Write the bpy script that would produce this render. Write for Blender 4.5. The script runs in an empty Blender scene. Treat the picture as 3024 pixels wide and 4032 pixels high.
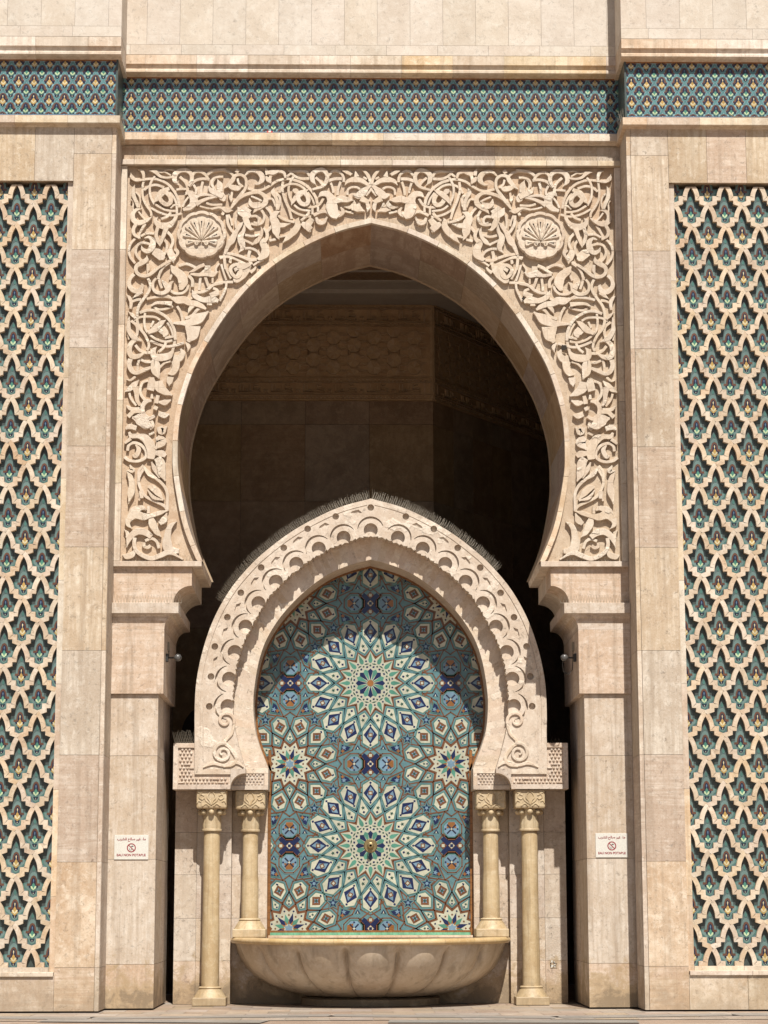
import bpy, bmesh, math, random
from mathutils import Matrix, Vector
PI = math.pi
rnd = random.Random(7)
C = bpy.context.scene.collection
SC = bpy.context.scene

# ---------------------------------------------------------------- camera
F = 8624.0; D = 34.2; PSI = .0153; RHO = .00175; EYE = 1.6
TH = math.atan((3555 - 2016) / F); XC = -(1463 - 1380) / 256.
def cam2world(a, f, b):
    c, s = math.cos(RHO), math.sin(RHO)
    x, z = a * c + b * s, -a * s + b * c
    y = f
    y, z = y * math.cos(TH) - z * math.sin(TH), y * math.sin(TH) + z * math.cos(TH)
    x, y = x * math.cos(PSI) + y * math.sin(PSI), -x * math.sin(PSI) + y * math.cos(PSI)
    return Vector((x, y, z))
def U(px, py, Y=0.):            # a measured point of the photograph on the vertical plane Y, in metres
    v = cam2world((px - 1512) / F, 1, -(py - 2016) / F)
    t = (Y + D) / v.y
    return XC + v.x * t, EYE + v.z * t
cam = bpy.data.cameras.new('camera'); camo = bpy.data.objects.new('camera', cam); C.objects.link(camo)
r_, f_, u_ = cam2world(1, 0, 0), cam2world(0, 1, 0), cam2world(0, 0, 1)
M = Matrix(((r_.x, u_.x, -f_.x, XC), (r_.y, u_.y, -f_.y, -D), (r_.z, u_.z, -f_.z, EYE), (0, 0, 0, 1)))
camo.matrix_world = M
cam.sensor_fit = 'VERTICAL'; cam.sensor_height = 36; cam.sensor_width = 27; cam.lens = 77
cam.clip_start = .5; cam.clip_end = 2000
SC.camera = camo
# ---------------------------------------------------------------- light
sd = Vector((-0.145, 1, -1.44)).normalized()
ELEV = math.asin(-sd.z); AZ = math.atan2(-sd.x, -sd.y)     # azimuth from +Y, clockwise
W = bpy.data.worlds.new('World'); SC.world = W; W.use_nodes = True
nt = W.node_tree; bg = nt.nodes['Background']
sky = nt.nodes.new('ShaderNodeTexSky'); sky.sky_type = 'NISHITA'; sky.sun_disc = False
sky.sun_elevation = ELEV; sky.sun_rotation = AZ; sky.dust_density = 1.5
nt.links.new(sky.outputs[0], bg.inputs[0]); bg.inputs[1].default_value = .05
sun = bpy.data.lights.new('sun', 'SUN'); sun.energy = 4.7; sun.angle = math.radians(.5); sun.color = (1, .955, .88)
suno = bpy.data.objects.new('sun', sun); C.objects.link(suno)
suno.rotation_euler = sd.to_track_quat('-Z', 'Y').to_euler(); suno.location = (2, -20, 30)
SC.view_settings.view_transform = 'Standard'; SC.view_settings.look = 'None'
SC.view_settings.exposure = 0.55; SC.view_settings.gamma = 1
SC.cycles.max_bounces = 6; SC.cycles.diffuse_bounces = 4

# ---------------------------------------------------------------- materials
def lin(c):
    return tuple(((v / 255) / 12.92 if v / 255 <= .04045 else ((v / 255 + .055) / 1.055) ** 2.4) for v in c)
def newmat(name):
    m = bpy.data.materials.new(name); m.use_nodes = True
    n = m.node_tree; b = n.nodes['Principled BSDF']
    return m, n, b
def mixc(n, fac, a, b, mode='MIX'):
    x = n.nodes.new('ShaderNodeMix'); x.data_type = 'RGBA'; x.blend_type = mode
    for sock, v in ((0, fac), (6, a), (7, b)):
        if isinstance(v, (int, float)): x.inputs[sock].default_value = v
        elif isinstance(v, tuple): x.inputs[sock].default_value = (*v[:3], 1)
        else: n.links.new(v, x.inputs[sock])
    return x.outputs[2]
def ramp(n, src, p0, p1, v0=0., v1=1.):
    r = n.nodes.new('ShaderNodeMapRange'); r.inputs[1].default_value = p0; r.inputs[2].default_value = p1
    r.inputs[3].default_value = v0; r.inputs[4].default_value = v1; n.links.new(src, r.inputs[0]); return r.outputs[0]
def mth(n, op, a, b=None):
    r = n.nodes.new('ShaderNodeMath'); r.operation = op
    for i, v in enumerate((a, b)):
        if v is None: continue
        if isinstance(v, (int, float)): r.inputs[i].default_value = v
        else: n.links.new(v, r.inputs[i])
    return r.outputs[0]
def stone(name, a, b, c, island=.6, pits=1., veins=.5, bump=.35, rough=.75, scale=1., stain=0., chips=0., damp=0., joints=None):
    """travertine: a main colour, b darker/ochre mottling, c pale mottling"""
    m, n, bs = newmat(name)
    tc = n.nodes.new('ShaderNodeTexCoord'); geo = n.nodes.new('ShaderNodeNewGeometry')
    mp = n.nodes.new('ShaderNodeVectorMath'); mp.operation = 'ADD'
    off = n.nodes.new('ShaderNodeVectorMath'); off.operation = 'SCALE'; off.inputs[0].default_value = (37, 11, 23)
    n.links.new(geo.outputs['Random Per Island'], off.inputs['Scale'])
    n.links.new(tc.outputs['Object'], mp.inputs[0]); n.links.new(off.outputs[0], mp.inputs[1])
    def noise(sc, det=4, rgh=.6, vec=None, dist=0.):
        t = n.nodes.new('ShaderNodeTexNoise'); t.inputs['Scale'].default_value = sc * scale
        t.inputs['Detail'].default_value = det; t.inputs['Roughness'].default_value = rgh; t.inputs['Distortion'].default_value = dist
        n.links.new(vec or mp.outputs[0], t.inputs['Vector']); return t.outputs[0]
    big = noise(1.3, 4, .65, dist=.6); mid = noise(5.5, 7, .78, dist=.4); fine = noise(38, 4, .7); speck = noise(13, 8, .85, dist=.6)
    col = mixc(n, ramp(n, big, .40, .64), a, b)
    col = mixc(n, ramp(n, mid, .51, .62, 0, .62), col, c)
    col = mixc(n, ramp(n, mid, .485, .39, 0, .5), col, b)
    # stretched bands, on some slabs only
    st = n.nodes.new('ShaderNodeMapping'); st.inputs['Scale'].default_value = (14, 14, 1.0); n.links.new(mp.outputs[0], st.inputs[0])
    bandv = noise(1.2, 5, .65, st.outputs[0], .3)
    sth = n.nodes.new('ShaderNodeMapping'); sth.inputs['Scale'].default_value = (1.0, 1.0, 17); n.links.new(mp.outputs[0], sth.inputs[0])
    bandh = noise(1.2, 5, .65, sth.outputs[0], .4)
    ri = geo.outputs['Random Per Island']
    r2 = mth(n, 'FRACT', mth(n, 'MULTIPLY', ri, 17.31)); r3 = mth(n, 'FRACT', mth(n, 'MULTIPLY', ri, 91.7)); r4 = mth(n, 'FRACT', mth(n, 'MULTIPLY', ri, 47.9))
    selv = ramp(n, r2, .66, .76, 0, veins); selh = ramp(n, r2, .34, .24, 0, veins)
    col = mixc(n, mth(n, 'MULTIPLY', selv, ramp(n, bandv, .44, .58)), col, b)
    col = mixc(n, mth(n, 'MULTIPLY', selh, ramp(n, bandh, .45, .57)), col, b)
    # pits and speckles
    col = mixc(n, ramp(n, speck, .545, .61, 0, .62 * pits), col, tuple(v * .38 for v in b))
    col = mixc(n, ramp(n, fine, .30, .75, -.2 * 0 + .0, .35), col, c)
    # per-slab tone
    hs = n.nodes.new('ShaderNodeHueSaturation')
    n.links.new(ramp(n, r3, 0, 1, 1 - .16 * island, 1 + .12 * island), hs.inputs['Value'])
    n.links.new(ramp(n, r4, 0, 1, 1 - .28 * island, 1 + .28 * island), hs.inputs['Saturation'])
    n.links.new(ramp(n, r2, 0, 1, .5 - .012 * island, .5 + .008 * island), hs.inputs['Hue'])
    n.links.new(col, hs.inputs['Color']); col = hs.outputs[0]
    if stain:      # water run marks, vertical
        sm = n.nodes.new('ShaderNodeMapping'); sm.inputs['Scale'].default_value = (7, 7, .35); n.links.new(tc.outputs['Object'], sm.inputs[0])
        sn = noise(1.4, 4, .6, sm.outputs[0])
        col = mixc(n, ramp(n, sn, .50, .66, 0, stain), col, tuple(v * .55 for v in b))
    if damp:       # ochre damp and dirt rising from the ground
        sx = n.nodes.new('ShaderNodeSeparateXYZ'); n.links.new(tc.outputs['Object'], sx.inputs[0])
        dn = noise(3.2, 6, .72, tc.outputs['Object'], .4)
        v = mth(n, 'ADD', ramp(n, sx.outputs[2], .05, 1.05, .34, -.12), dn)
        col = mixc(n, ramp(n, v, .57, .69, 0, damp), col, (.33, .235, .13))
        col = mixc(n, ramp(n, v, .72, .84, 0, damp * .8), col, (.15, .11, .07))
    if joints:
        sx = n.nodes.new('ShaderNodeSeparateXYZ'); n.links.new(tc.outputs['Object'], sx.inputs[0])
        for ax, g_ in ((0, joints[0]), (2, joints[1])):
            fr = mth(n, 'FRACT', mth(n, 'ADD', mth(n, 'DIVIDE', sx.outputs[ax], g_), .37))
            col = mixc(n, mth(n, 'MULTIPLY', mth(n, 'LESS_THAN', fr, .006 / g_), .65), col, tuple(v * .5 for v in b))
    n.links.new(col, bs.inputs['Base Color'])
    bs.inputs['Roughness'].default_value = rough
    h = mth(n, 'ADD', mth(n, 'MULTIPLY', fine, .35), mth(n, 'MULTIPLY', ramp(n, speck, .60, .72), -.8 * pits))
    h = mth(n, 'ADD', h, mth(n, 'MULTIPLY', mid, .5))
    if chips:
        cn = noise(2.4, 3, .55, dist=.2); rough_n = noise(30, 5, .75)
        area = ramp(n, cn, .60, .64)
        h = mth(n, 'ADD', h, mth(n, 'MULTIPLY', mth(n, 'MULTIPLY', area, rough_n), 4. * chips))
        colc = mixc(n, mth(n, 'MULTIPLY', area, ramp(n, rough_n, .35, .6)), col, c); n.links.new(colc, bs.inputs['Base Color'])
    bp = n.nodes.new('ShaderNodeBump'); bp.inputs['Strength'].default_value = bump; bp.inputs['Distance'].default_value = .02
    n.links.new(h, bp.inputs['Height']); n.links.new(bp.outputs[0], bs.inputs['Normal'])
    return m
def tile(name, c, rough=.28, var=.12, grout=0., gs=(.05, .05)):
    m, n, bs = newmat(name)
    tc = n.nodes.new('ShaderNodeTexCoord'); t = n.nodes.new('ShaderNodeTexNoise'); t.inputs['Scale'].default_value = 14
    t.inputs['Detail'].default_value = 5; n.links.new(tc.outputs['Object'], t.inputs[0])
    col = mixc(n, ramp(n, t.outputs[0], .3, .7), tuple(v * (1 - var) for v in c), tuple(min(1, v * (1 + var)) for v in c))
    geo = n.nodes.new('ShaderNodeNewGeometry')
    hs = n.nodes.new('ShaderNodeHueSaturation'); n.links.new(ramp(n, geo.outputs['Random Per Island'], 0, 1, 1 - var, 1 + var), hs.inputs['Value'])
    n.links.new(col, hs.inputs['Color']); col = hs.outputs[0]
    if grout:
        s = n.nodes.new('ShaderNodeSeparateXYZ'); n.links.new(tc.outputs['Object'], s.inputs[0])
        f = None
        for ax, g in ((0, gs[0]), (2, gs[1])):
            fr = mth(n, 'FRACT', mth(n, 'DIVIDE', s.outputs[ax], g))
            e = mth(n, 'LESS_THAN', fr, grout); f = e if f is None else mth(n, 'MAXIMUM', f, e)
            w = n.nodes.new('ShaderNodeTexWhiteNoise'); 
        vm = n.nodes.new('ShaderNodeVectorMath'); vm.operation = 'SNAP'; vm.inputs[1].default_value = (gs[0], 10, gs[1])
        n.links.new(tc.outputs['Object'], vm.inputs[0]); n.links.new(vm.outputs[0], w.inputs[0])
        col = mixc(n, ramp(n, w.outputs[0], 0, 1, 0, .35), col, tuple(v * .45 for v in c))
        col = mixc(n, mth(n, 'MULTIPLY', f, .55), col, tuple(v * .35 for v in c))
    n.links.new(col, bs.inputs['Base Color']); bs.inputs['Roughness'].default_value = rough
    bp = n.nodes.new('ShaderNodeBump'); bp.inputs['Strength'].default_value = .15; bp.inputs['Distance'].default_value = .005
    n.links.new(t.outputs[0], bp.inputs['Height']); n.links.new(bp.outputs[0], bs.inputs['Normal'])
    return m
def plain(name, c, rough=.5, metal=0.):
    m, n, bs = newmat(name); bs.inputs['Base Color'].default_value = (*c, 1)
    bs.inputs['Roughness'].default_value = rough; bs.inputs['Metallic'].default_value = metal
    t = n.nodes.new('ShaderNodeTexNoise'); t.inputs['Scale'].default_value = 60; tc = n.nodes.new('ShaderNodeTexCoord'); n.links.new(tc.outputs['Object'], t.inputs[0])
    col = mixc(n, ramp(n, t.outputs[0], .35, .7), tuple(v * .85 for v in c), c); n.links.new(col, bs.inputs['Base Color'])
    return m
MS = {}
MS['pier'] = stone('pier_travertine', (.51, .415, .315), (.37, .265, .175), (.645, .57, .47), pits=1., veins=.7, stain=.3, island=.7, damp=.35)
MS['upper'] = stone('upper_wall_travertine', (.55, .48, .40), (.46, .385, .305), (.60, .55, .475), island=.35, pits=.7, veins=.25)
MS['ledge'] = stone('ledge_travertine', (.60, .505, .39), (.45, .33, .215), (.68, .60, .485), pits=.7, veins=.2, stain=.35, island=.9)
MS['rib'] = stone('lattice_travertine', (.54, .435, .315), (.40, .28, .17), (.64, .56, .45), pits=1., veins=.3, island=.55)
MS['carve'] = stone('carved_travertine', (.56, .465, .36), (.46, .355, .255), (.65, .57, .465), island=.25, pits=.5, veins=.05, bump=.5, chips=.8, joints=(.78, .77), stain=.2)
MS['ground_carve'] = stone('panel_ground_travertine', (.48, .37, .26), (.38, .27, .175), (.57, .47, .36), island=.3, pits=.6, veins=.1, bump=.7)  # recess ground browned in colour to deepen the shade behind the relief
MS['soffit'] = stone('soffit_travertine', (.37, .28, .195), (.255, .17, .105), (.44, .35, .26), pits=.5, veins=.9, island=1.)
MS['pil'] = stone('pilaster_travertine', (.54, .445, .35), (.42, .305, .205), (.66, .585, .50), pits=1., veins=.6, stain=.45, damp=.8)
MS['fount'] = stone('fountain_travertine', (.53, .44, .35), (.41, .31, .225), (.65, .575, .49), pits=1., veins=.2, bump=.6, stain=.2, damp=.75)
MS['arch'] = stone('arch_travertine', (.54, .44, .345), (.44, .335, .24), (.66, .58, .48), island=.4, pits=.9, veins=.1, bump=.45, chips=.45)
MS['gold'] = stone('column_marble', (.47, .37, .225), (.37, .265, .14), (.53, .44, .30), island=.2, pits=.5, veins=.2, bump=.25, rough=.55, scale=1.6, stain=.45, damp=.3)
MS['bowl'] = stone('basin_marble', (.47, .385, .285), (.39, .30, .205), (.54, .465, .37), island=.15, pits=.25, veins=0, bump=.15, rough=.45, stain=.5, scale=.7)
MS['rim'] = stone('basin_rim_marble', (.50, .36, .18), (.38, .25, .11), (.58, .46, .28), island=.2, pits=.3, veins=0, bump=.2, rough=.4)
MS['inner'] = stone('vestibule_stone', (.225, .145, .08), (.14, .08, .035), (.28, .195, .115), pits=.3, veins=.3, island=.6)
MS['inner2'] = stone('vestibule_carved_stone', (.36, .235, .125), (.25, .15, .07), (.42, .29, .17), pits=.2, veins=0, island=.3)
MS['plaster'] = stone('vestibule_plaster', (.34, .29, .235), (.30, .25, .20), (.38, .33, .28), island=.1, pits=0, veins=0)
MS['ground'] = stone('pavement_marble', (.36, .295, .235), (.27, .205, .15), (.43, .37, .31), island=.9, pits=.3, veins=.9, bump=.15, rough=.5)
MS['greyband'] = stone('pavement_grey_marble', (.25, .225, .20), (.20, .18, .155), (.31, .285, .255), island=.2, pits=.2, veins=.2, bump=.15, rough=.5)
MS['mortar'] = plain('mortar', (.36, .27, .18), .9)
MS['dark'] = plain('shade_and_backing_dark', (.03, .022, .016), .95)  # near-black standing in for shade in openings and holes, and backing joints
T = {}
for k, c, r in (('teal', (102, 142, 148), .3), ('green', (86, 130, 122), .3), ('brown', (122, 78, 48), .35), ('white', (208, 208, 186), .3),
                ('navy', (22, 38, 86), .25), ('lblue', (126, 158, 180), .3), ('orange', (156, 104, 54), .3), ('jade', (88, 150, 130), .3),
                ('dgreen', (48, 84, 72), .3), ('slate', (96, 114, 112), .35), ('ltgreen', (118, 144, 140), .35), ('bluegrey', (110, 132, 142), .35),
                ('maroon', (112, 74, 56), .35), ('dnavy', (40, 42, 66), .3), ('yellow', (204, 168, 96), .3), ('cream', (232, 218, 176), .3),
                ('mint', (206, 224, 180), .3), ('iris', (100, 128, 156), .3), ('deepslate', (74, 84, 80), .4), ('friezeteal', (156, 190, 200), .3), ('friezegreen', (104, 150, 152), .3)):
    T[k] = tile('tile_' + k, tuple(v * .62 for v in lin(c)), r)
T['strip'] = tile('tile_brown_strip', lin((128, 86, 46)), .35, .25, .12, (.035, .12))
T['bluestrip'] = tile('tile_blue_strip', lin((92, 118, 140)), .35, .2, .1, (.05, .05))
T['bandgreen'] = tile('tile_green_strip', lin((104, 160, 130)), .3, .2, .06, (.09, .09))
TK = list(T)

# ---------------------------------------------------------------- mesh builder
class MB:
    def __init__(s): s.v = []; s.f = []; s.m = []
    def add(s, vs, fs, mi=0):
        o = len(s.v); s.v += vs
        for f in fs: s.f.append([i + o for i in f]); s.m.append(mi)
    def box(s, x0, x1, y0, y1, z0, z1, mi=0):
        x0, x1 = min(x0, x1), max(x0, x1); y0, y1 = min(y0, y1), max(y0, y1); z0, z1 = min(z0, z1), max(z0, z1)
        s.add([(x0, y0, z0), (x1, y0, z0), (x1, y1, z0), (x0, y1, z0), (x0, y0, z1), (x1, y0, z1), (x1, y1, z1), (x0, y1, z1)],
              [(0, 1, 5, 4), (1, 2, 6, 5), (2, 3, 7, 6), (3, 0, 4, 7), (4, 5, 6, 7), (3, 2, 1, 0)], mi)
    def prism(s, poly, y0, y1, mi=0, back=False, ch=0.):
        a = sum(poly[i][0] * poly[(i + 1) % len(poly)][1] - poly[(i + 1) % len(poly)][0] * poly[i][1] for i in range(len(poly)))
        if a < 0: poly = poly[::-1]
        n = len(poly)
        vs = [(x, y0, z) for x, z in poly] + [(x, y1, z) for x, z in poly]
        fs = [tuple(range(n))] + [(i, i + n, (i + 1) % n + n, (i + 1) % n) for i in range(n)]
        if back: fs.append(tuple(range(2 * n - 1, n - 1, -1)))
        s.add(vs, fs, mi)
    def flat(s, poly, y, mi=0):
        a = sum(poly[i][0] * poly[(i + 1) % len(poly)][1] - poly[(i + 1) % len(poly)][0] * poly[i][1] for i in range(len(poly)))
        if a < 0: poly = poly[::-1]
        s.add([(x, y, z) for x, z in poly], [tuple(range(len(poly)))], mi)
    def strip(s, A, B, close=False, mi=0, flip=False):   # quads between two 3-D polylines
        n = len(A); vs = list(A) + list(B)
        fs = []
        for i in range(n if close else n - 1):
            j = (i + 1) % n; q = (i, j, j + n, i + n); fs.append(q[::-1] if flip else q)
        s.add(vs, fs, mi)
    def ribbon(s, pts, ws, y0, y1, mi=0, bev=.008, samples=6, closed=False):
        P = spline(pts, samples, closed); n = len(P)
        k = len(ws)
        if k == 1: Wd = [ws[0]] * n
        else:
            Wd = []
            for i in range(n):
                t = i / (n - 1) * (k - 1); a = min(int(t), k - 2); f = t - a; f = f * f * (3 - 2 * f)
                Wd.append(ws[a] * (1 - f) + ws[a + 1] * f)
        L, R = [], []
        for i in range(n):
            a = P[(i - 1) % n] if closed or i > 0 else P[0]; b = P[(i + 1) % n] if closed or i < n - 1 else P[-1]
            dx, dz = b[0] - a[0], b[1] - a[1]; l = math.hypot(dx, dz) or 1e-6
            nx, nz = -dz / l, dx / l; h = Wd[i] / 2
            L.append((P[i][0] + nx * h, P[i][1] + nz * h)); R.append((P[i][0] - nx * h, P[i][1] - nz * h))
        def ins(i, q):
            h = Wd[i] / 2; g = min(bev, h * .7) / max(h, 1e-6)
            return (q[0] + (P[i][0] - q[0]) * g, q[1] + (P[i][1] - q[1]) * g)
        LI = [ins(i, q) for i, q in enumerate(L)]; RI = [ins(i, q) for i, q in enumerate(R)]
        by = bev * .8
        rows = [[(x, y1, z) for x, z in R], [(x, y0 + by, z) for x, z in R], [(x, y0, z) for x, z in RI],
                [(x, y0, z) for x, z in LI], [(x, y0 + by, z) for x, z in L], [(x, y1, z) for x, z in L]]
        vs = [p for r in rows for p in r]; fs = []
        for r in range(5):
            for i in range(n if closed else n - 1):
                j = (i + 1) % n; fs.append((r * n + i, r * n + j, (r + 1) * n + j, (r + 1) * n + i))
        if not closed:
            fs.append(tuple(r * n for r in range(6))); fs.append(tuple(r * n + n - 1 for r in range(5, -1, -1)))
        s.add(vs, fs, mi)
    def line(s, pts, w, y, mi=0, closed=False):           # flat polyline with mitred corners
        n = len(pts); A = []; B = []
        for i in range(n):
            p = pts[i]; a = pts[(i - 1) % n] if closed or i else None; b = pts[(i + 1) % n] if closed or i < n - 1 else None
            d1 = norm(sub(p, a)) if a is not None else None; d2 = norm(sub(b, p)) if b is not None else None
            if d1 is None: d1 = d2
            if d2 is None: d2 = d1
            t = norm((d1[0] + d2[0], d1[1] + d2[1])); nn = (-t[1], t[0])
            c = max(.35, nn[0] * -d1[1] + nn[1] * d1[0]); h = w / 2 / c
            A.append((p[0] + nn[0] * h, y, p[1] + nn[1] * h)); B.append((p[0] - nn[0] * h, y, p[1] - nn[1] * h))
        s.strip(B, A, closed, mi)
    def lathe(s, prof, cx, cy, seg=32, a0=0, a1=2 * PI, mi=0, fn=None):
        full = abs(a1 - a0 - 2 * PI) < 1e-6; n = seg if full else seg + 1
        vs = []
        for r, z in prof:
            for i in range(n):
                a = a0 + (a1 - a0) * i / seg; rr = r * (fn(a, z) if fn else 1)
                vs.append((cx + rr * math.cos(a), cy + rr * math.sin(a), z))
        fs = []
        for k in range(len(prof) - 1):
            for i in range(seg):
                j = (i + 1) % n; fs.append((k * n + i, k * n + j, (k + 1) * n + j, (k + 1) * n + i))
        s.add(vs, fs, mi)
    def ball(s, cx, cy, cz, rx, ry, rz, seg=12, ring=8, mi=0):
        vs = []
        for j in range(ring + 1):
            t = PI * j / ring
            for i in range(seg):
                a = 2 * PI * i / seg; vs.append((cx + rx * math.sin(t) * math.cos(a), cy + ry * math.sin(t) * math.sin(a), cz - rz * math.cos(t)))
        s.add(vs, [(j * seg + i, j * seg + (i + 1) % seg, (j + 1) * seg + (i + 1) % seg, (j + 1) * seg + i) for j in range(ring) for i in range(seg)], mi)
    def tube(s, pts, r, seg=6, mi=0):
        n = len(pts); vs = []
        for i, p in enumerate(pts):
            d = Vector(pts[min(i + 1, n - 1)]) - Vector(pts[max(i - 1, 0)]); d.normalize()
            a = d.orthogonal().normalized(); b = d.cross(a); rr = r if not isinstance(r, (list, tuple)) else r[i]
            for k in range(seg):
                t = 2 * PI * k / seg; q = Vector(p) + (a * math.cos(t) + b * math.sin(t)) * rr; vs.append(tuple(q))
        fs = [(i * seg + k, i * seg + (k + 1) % seg, (i + 1) * seg + (k + 1) % seg, (i + 1) * seg + k) for i in range(n - 1) for k in range(seg)]
        fs += [tuple(range(seg))[::-1], tuple(range((n - 1) * seg, n * seg))]
        s.add(vs, fs, mi)
    def mesh(s, name, mats, smooth=False):
        me = bpy.data.meshes.new(name); me.from_pydata(s.v, [], s.f)
        for m in (mats if isinstance(mats, list) else [mats]): me.materials.append(m)
        me.polygons.foreach_set('material_index', s.m)
        if smooth: me.polygons.foreach_set('use_smooth', [True] * len(s.f))
        bm = bmesh.new(); bm.from_mesh(me); bmesh.ops.recalc_face_normals(bm, faces=bm.faces) if smooth == 2 else None
        bm.to_mesh(me); bm.free(); me.update(); return me
    def build(s, name, mats, parent=None, smooth=False, bevel=0., sharp=None):
        o = bpy.data.objects.new(name, s.mesh(name, mats, smooth)); C.objects.link(o)
        if parent is not None: o.parent = parent
        if bevel:
            b = o.modifiers.new('bevel', 'BEVEL'); b.width = bevel; b.segments = 2; b.limit_method = 'ANGLE'; b.angle_limit = math.radians(50)
        if smooth and sharp:
            o.data.set_sharp_from_angle(angle=math.radians(sharp))
        return o
def sub(a, b): return (a[0] - b[0], a[1] - b[1])
def norm(a):
    l = math.hypot(*a) or 1e-9; return (a[0] / l, a[1] / l)
def spline(pts, k=6, closed=False):
    n = len(pts)
    if n < 3: return list(pts)
    out = []
    for i in range(n if closed else n - 1):
        p0 = pts[(i - 1) % n] if closed or i > 0 else (2 * pts[0][0] - pts[1][0], 2 * pts[0][1] - pts[1][1])
        p1 = pts[i]; p2 = pts[(i + 1) % n]
        p3 = pts[(i + 2) % n] if closed or i < n - 2 else (2 * pts[-1][0] - pts[-2][0], 2 * pts[-1][1] - pts[-2][1])
        for j in range(k):
            t = j / k; t2 = t * t; t3 = t2 * t
            out.append(tuple(.5 * (2 * p1[c] + (p2[c] - p0[c]) * t + (2 * p0[c] - 5 * p1[c] + 4 * p2[c] - p3[c]) * t2 + (3 * p1[c] - p0[c] - 3 * p2[c] + p3[c]) * t3) for c in (0, 1)))
    if not closed: out.append(tuple(pts[-1]))
    return out
def tag(o, label, cat, group=None):
    o['label'] = label; o['category'] = cat
    if group: o['group'] = group
    return o
def thing(name, label, cat, loc=(0, 0, 0), group=None):
    o = bpy.data.objects.new(name, None); C.objects.link(o); o.location = loc; o.empty_display_size = .3
    return tag(o, label, cat, group)
def slabs(mb, xs, zs, y, th=.05, gap=.005, mi=0, skip=None, jit=.0015):
    """grid of separate stone slabs, front faces at y"""
    for i in range(len(xs) - 1):
        for j in range(len(zs) - 1):
            x0, x1 = sorted((xs[i], xs[i + 1])); z0, z1 = sorted((zs[j], zs[j + 1]))
            if skip and skip((x0 + x1) / 2, (z0 + z1) / 2): continue
            mb.box(x0 + gap / 2, x1 - gap / 2, y + rnd.uniform(0, jit), y + th, z0 + gap / 2, z1 - gap / 2, mi)
def zof(py, Y, px=1463): return U(px, py, Y)[1]
def xof(px, py, Y): return U(px, py, Y)[0]

# ================================================================ SETTING
gr = MB()
for i in range(-14, 14):
    for j in range(0, 10):
        pass
g = MB(); g.add([(-150, -150, -.012), (150, -150, -.012), (150, 60, -.012), (-150, 60, -.012)], [(0, 1, 2, 3)])
go = g.build('ground', MS['ground']); go['kind'] = 'structure'
pv = MB()
def pquad(pts, z, mb, mi=0): mb.add([(x, y, z) for x, y in pts], [tuple(range(len(pts)))], mi)
for i in range(-16, 17):
    for j in range(9):
        x0 = i * .62 + (.31 if j % 2 else 0); y0 = 2.6 - (j + 1) * .62
        pquad([(x0 + .003, y0 + .003), (x0 + .617, y0 + .003), (x0 + .617, y0 + .617), (x0 + .003, y0 + .617)], -.004 + rnd.uniform(-.0008, .0008), pv)
po = pv.build('pavement', MS['ground']); po['kind'] = 'structure'
gb = MB()
def band(x0, y0, x1, y1, w):
    dx, dy = norm((x1 - x0, y1 - y0)); nx, ny = -dy * w / 2, dx * w / 2
    pquad([(x0 - nx, y0 - ny), (x1 - nx, y1 - ny), (x1 + nx, y1 + ny), (x0 + nx, y0 + ny)], .002, gb)
band(-8, -1.7, -4.0, -2.35, .7); band(-4.0, -2.35, -.6, -1.75, .55); band(-4.6, -2.9, -1.5, -3.4, .7); band(-.6, -1.75, 2.6, -2.45, .6)
band(2.6, -2.45, 5.2, -1.75, .6); band(5.2, -1.75, 8.5, -2.2, .7); band(.2, -3.4, 3.6, -3.6, .7)
bo = gb.build('pavement_bands', MS['greyband']); bo['kind'] = 'structure'

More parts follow.
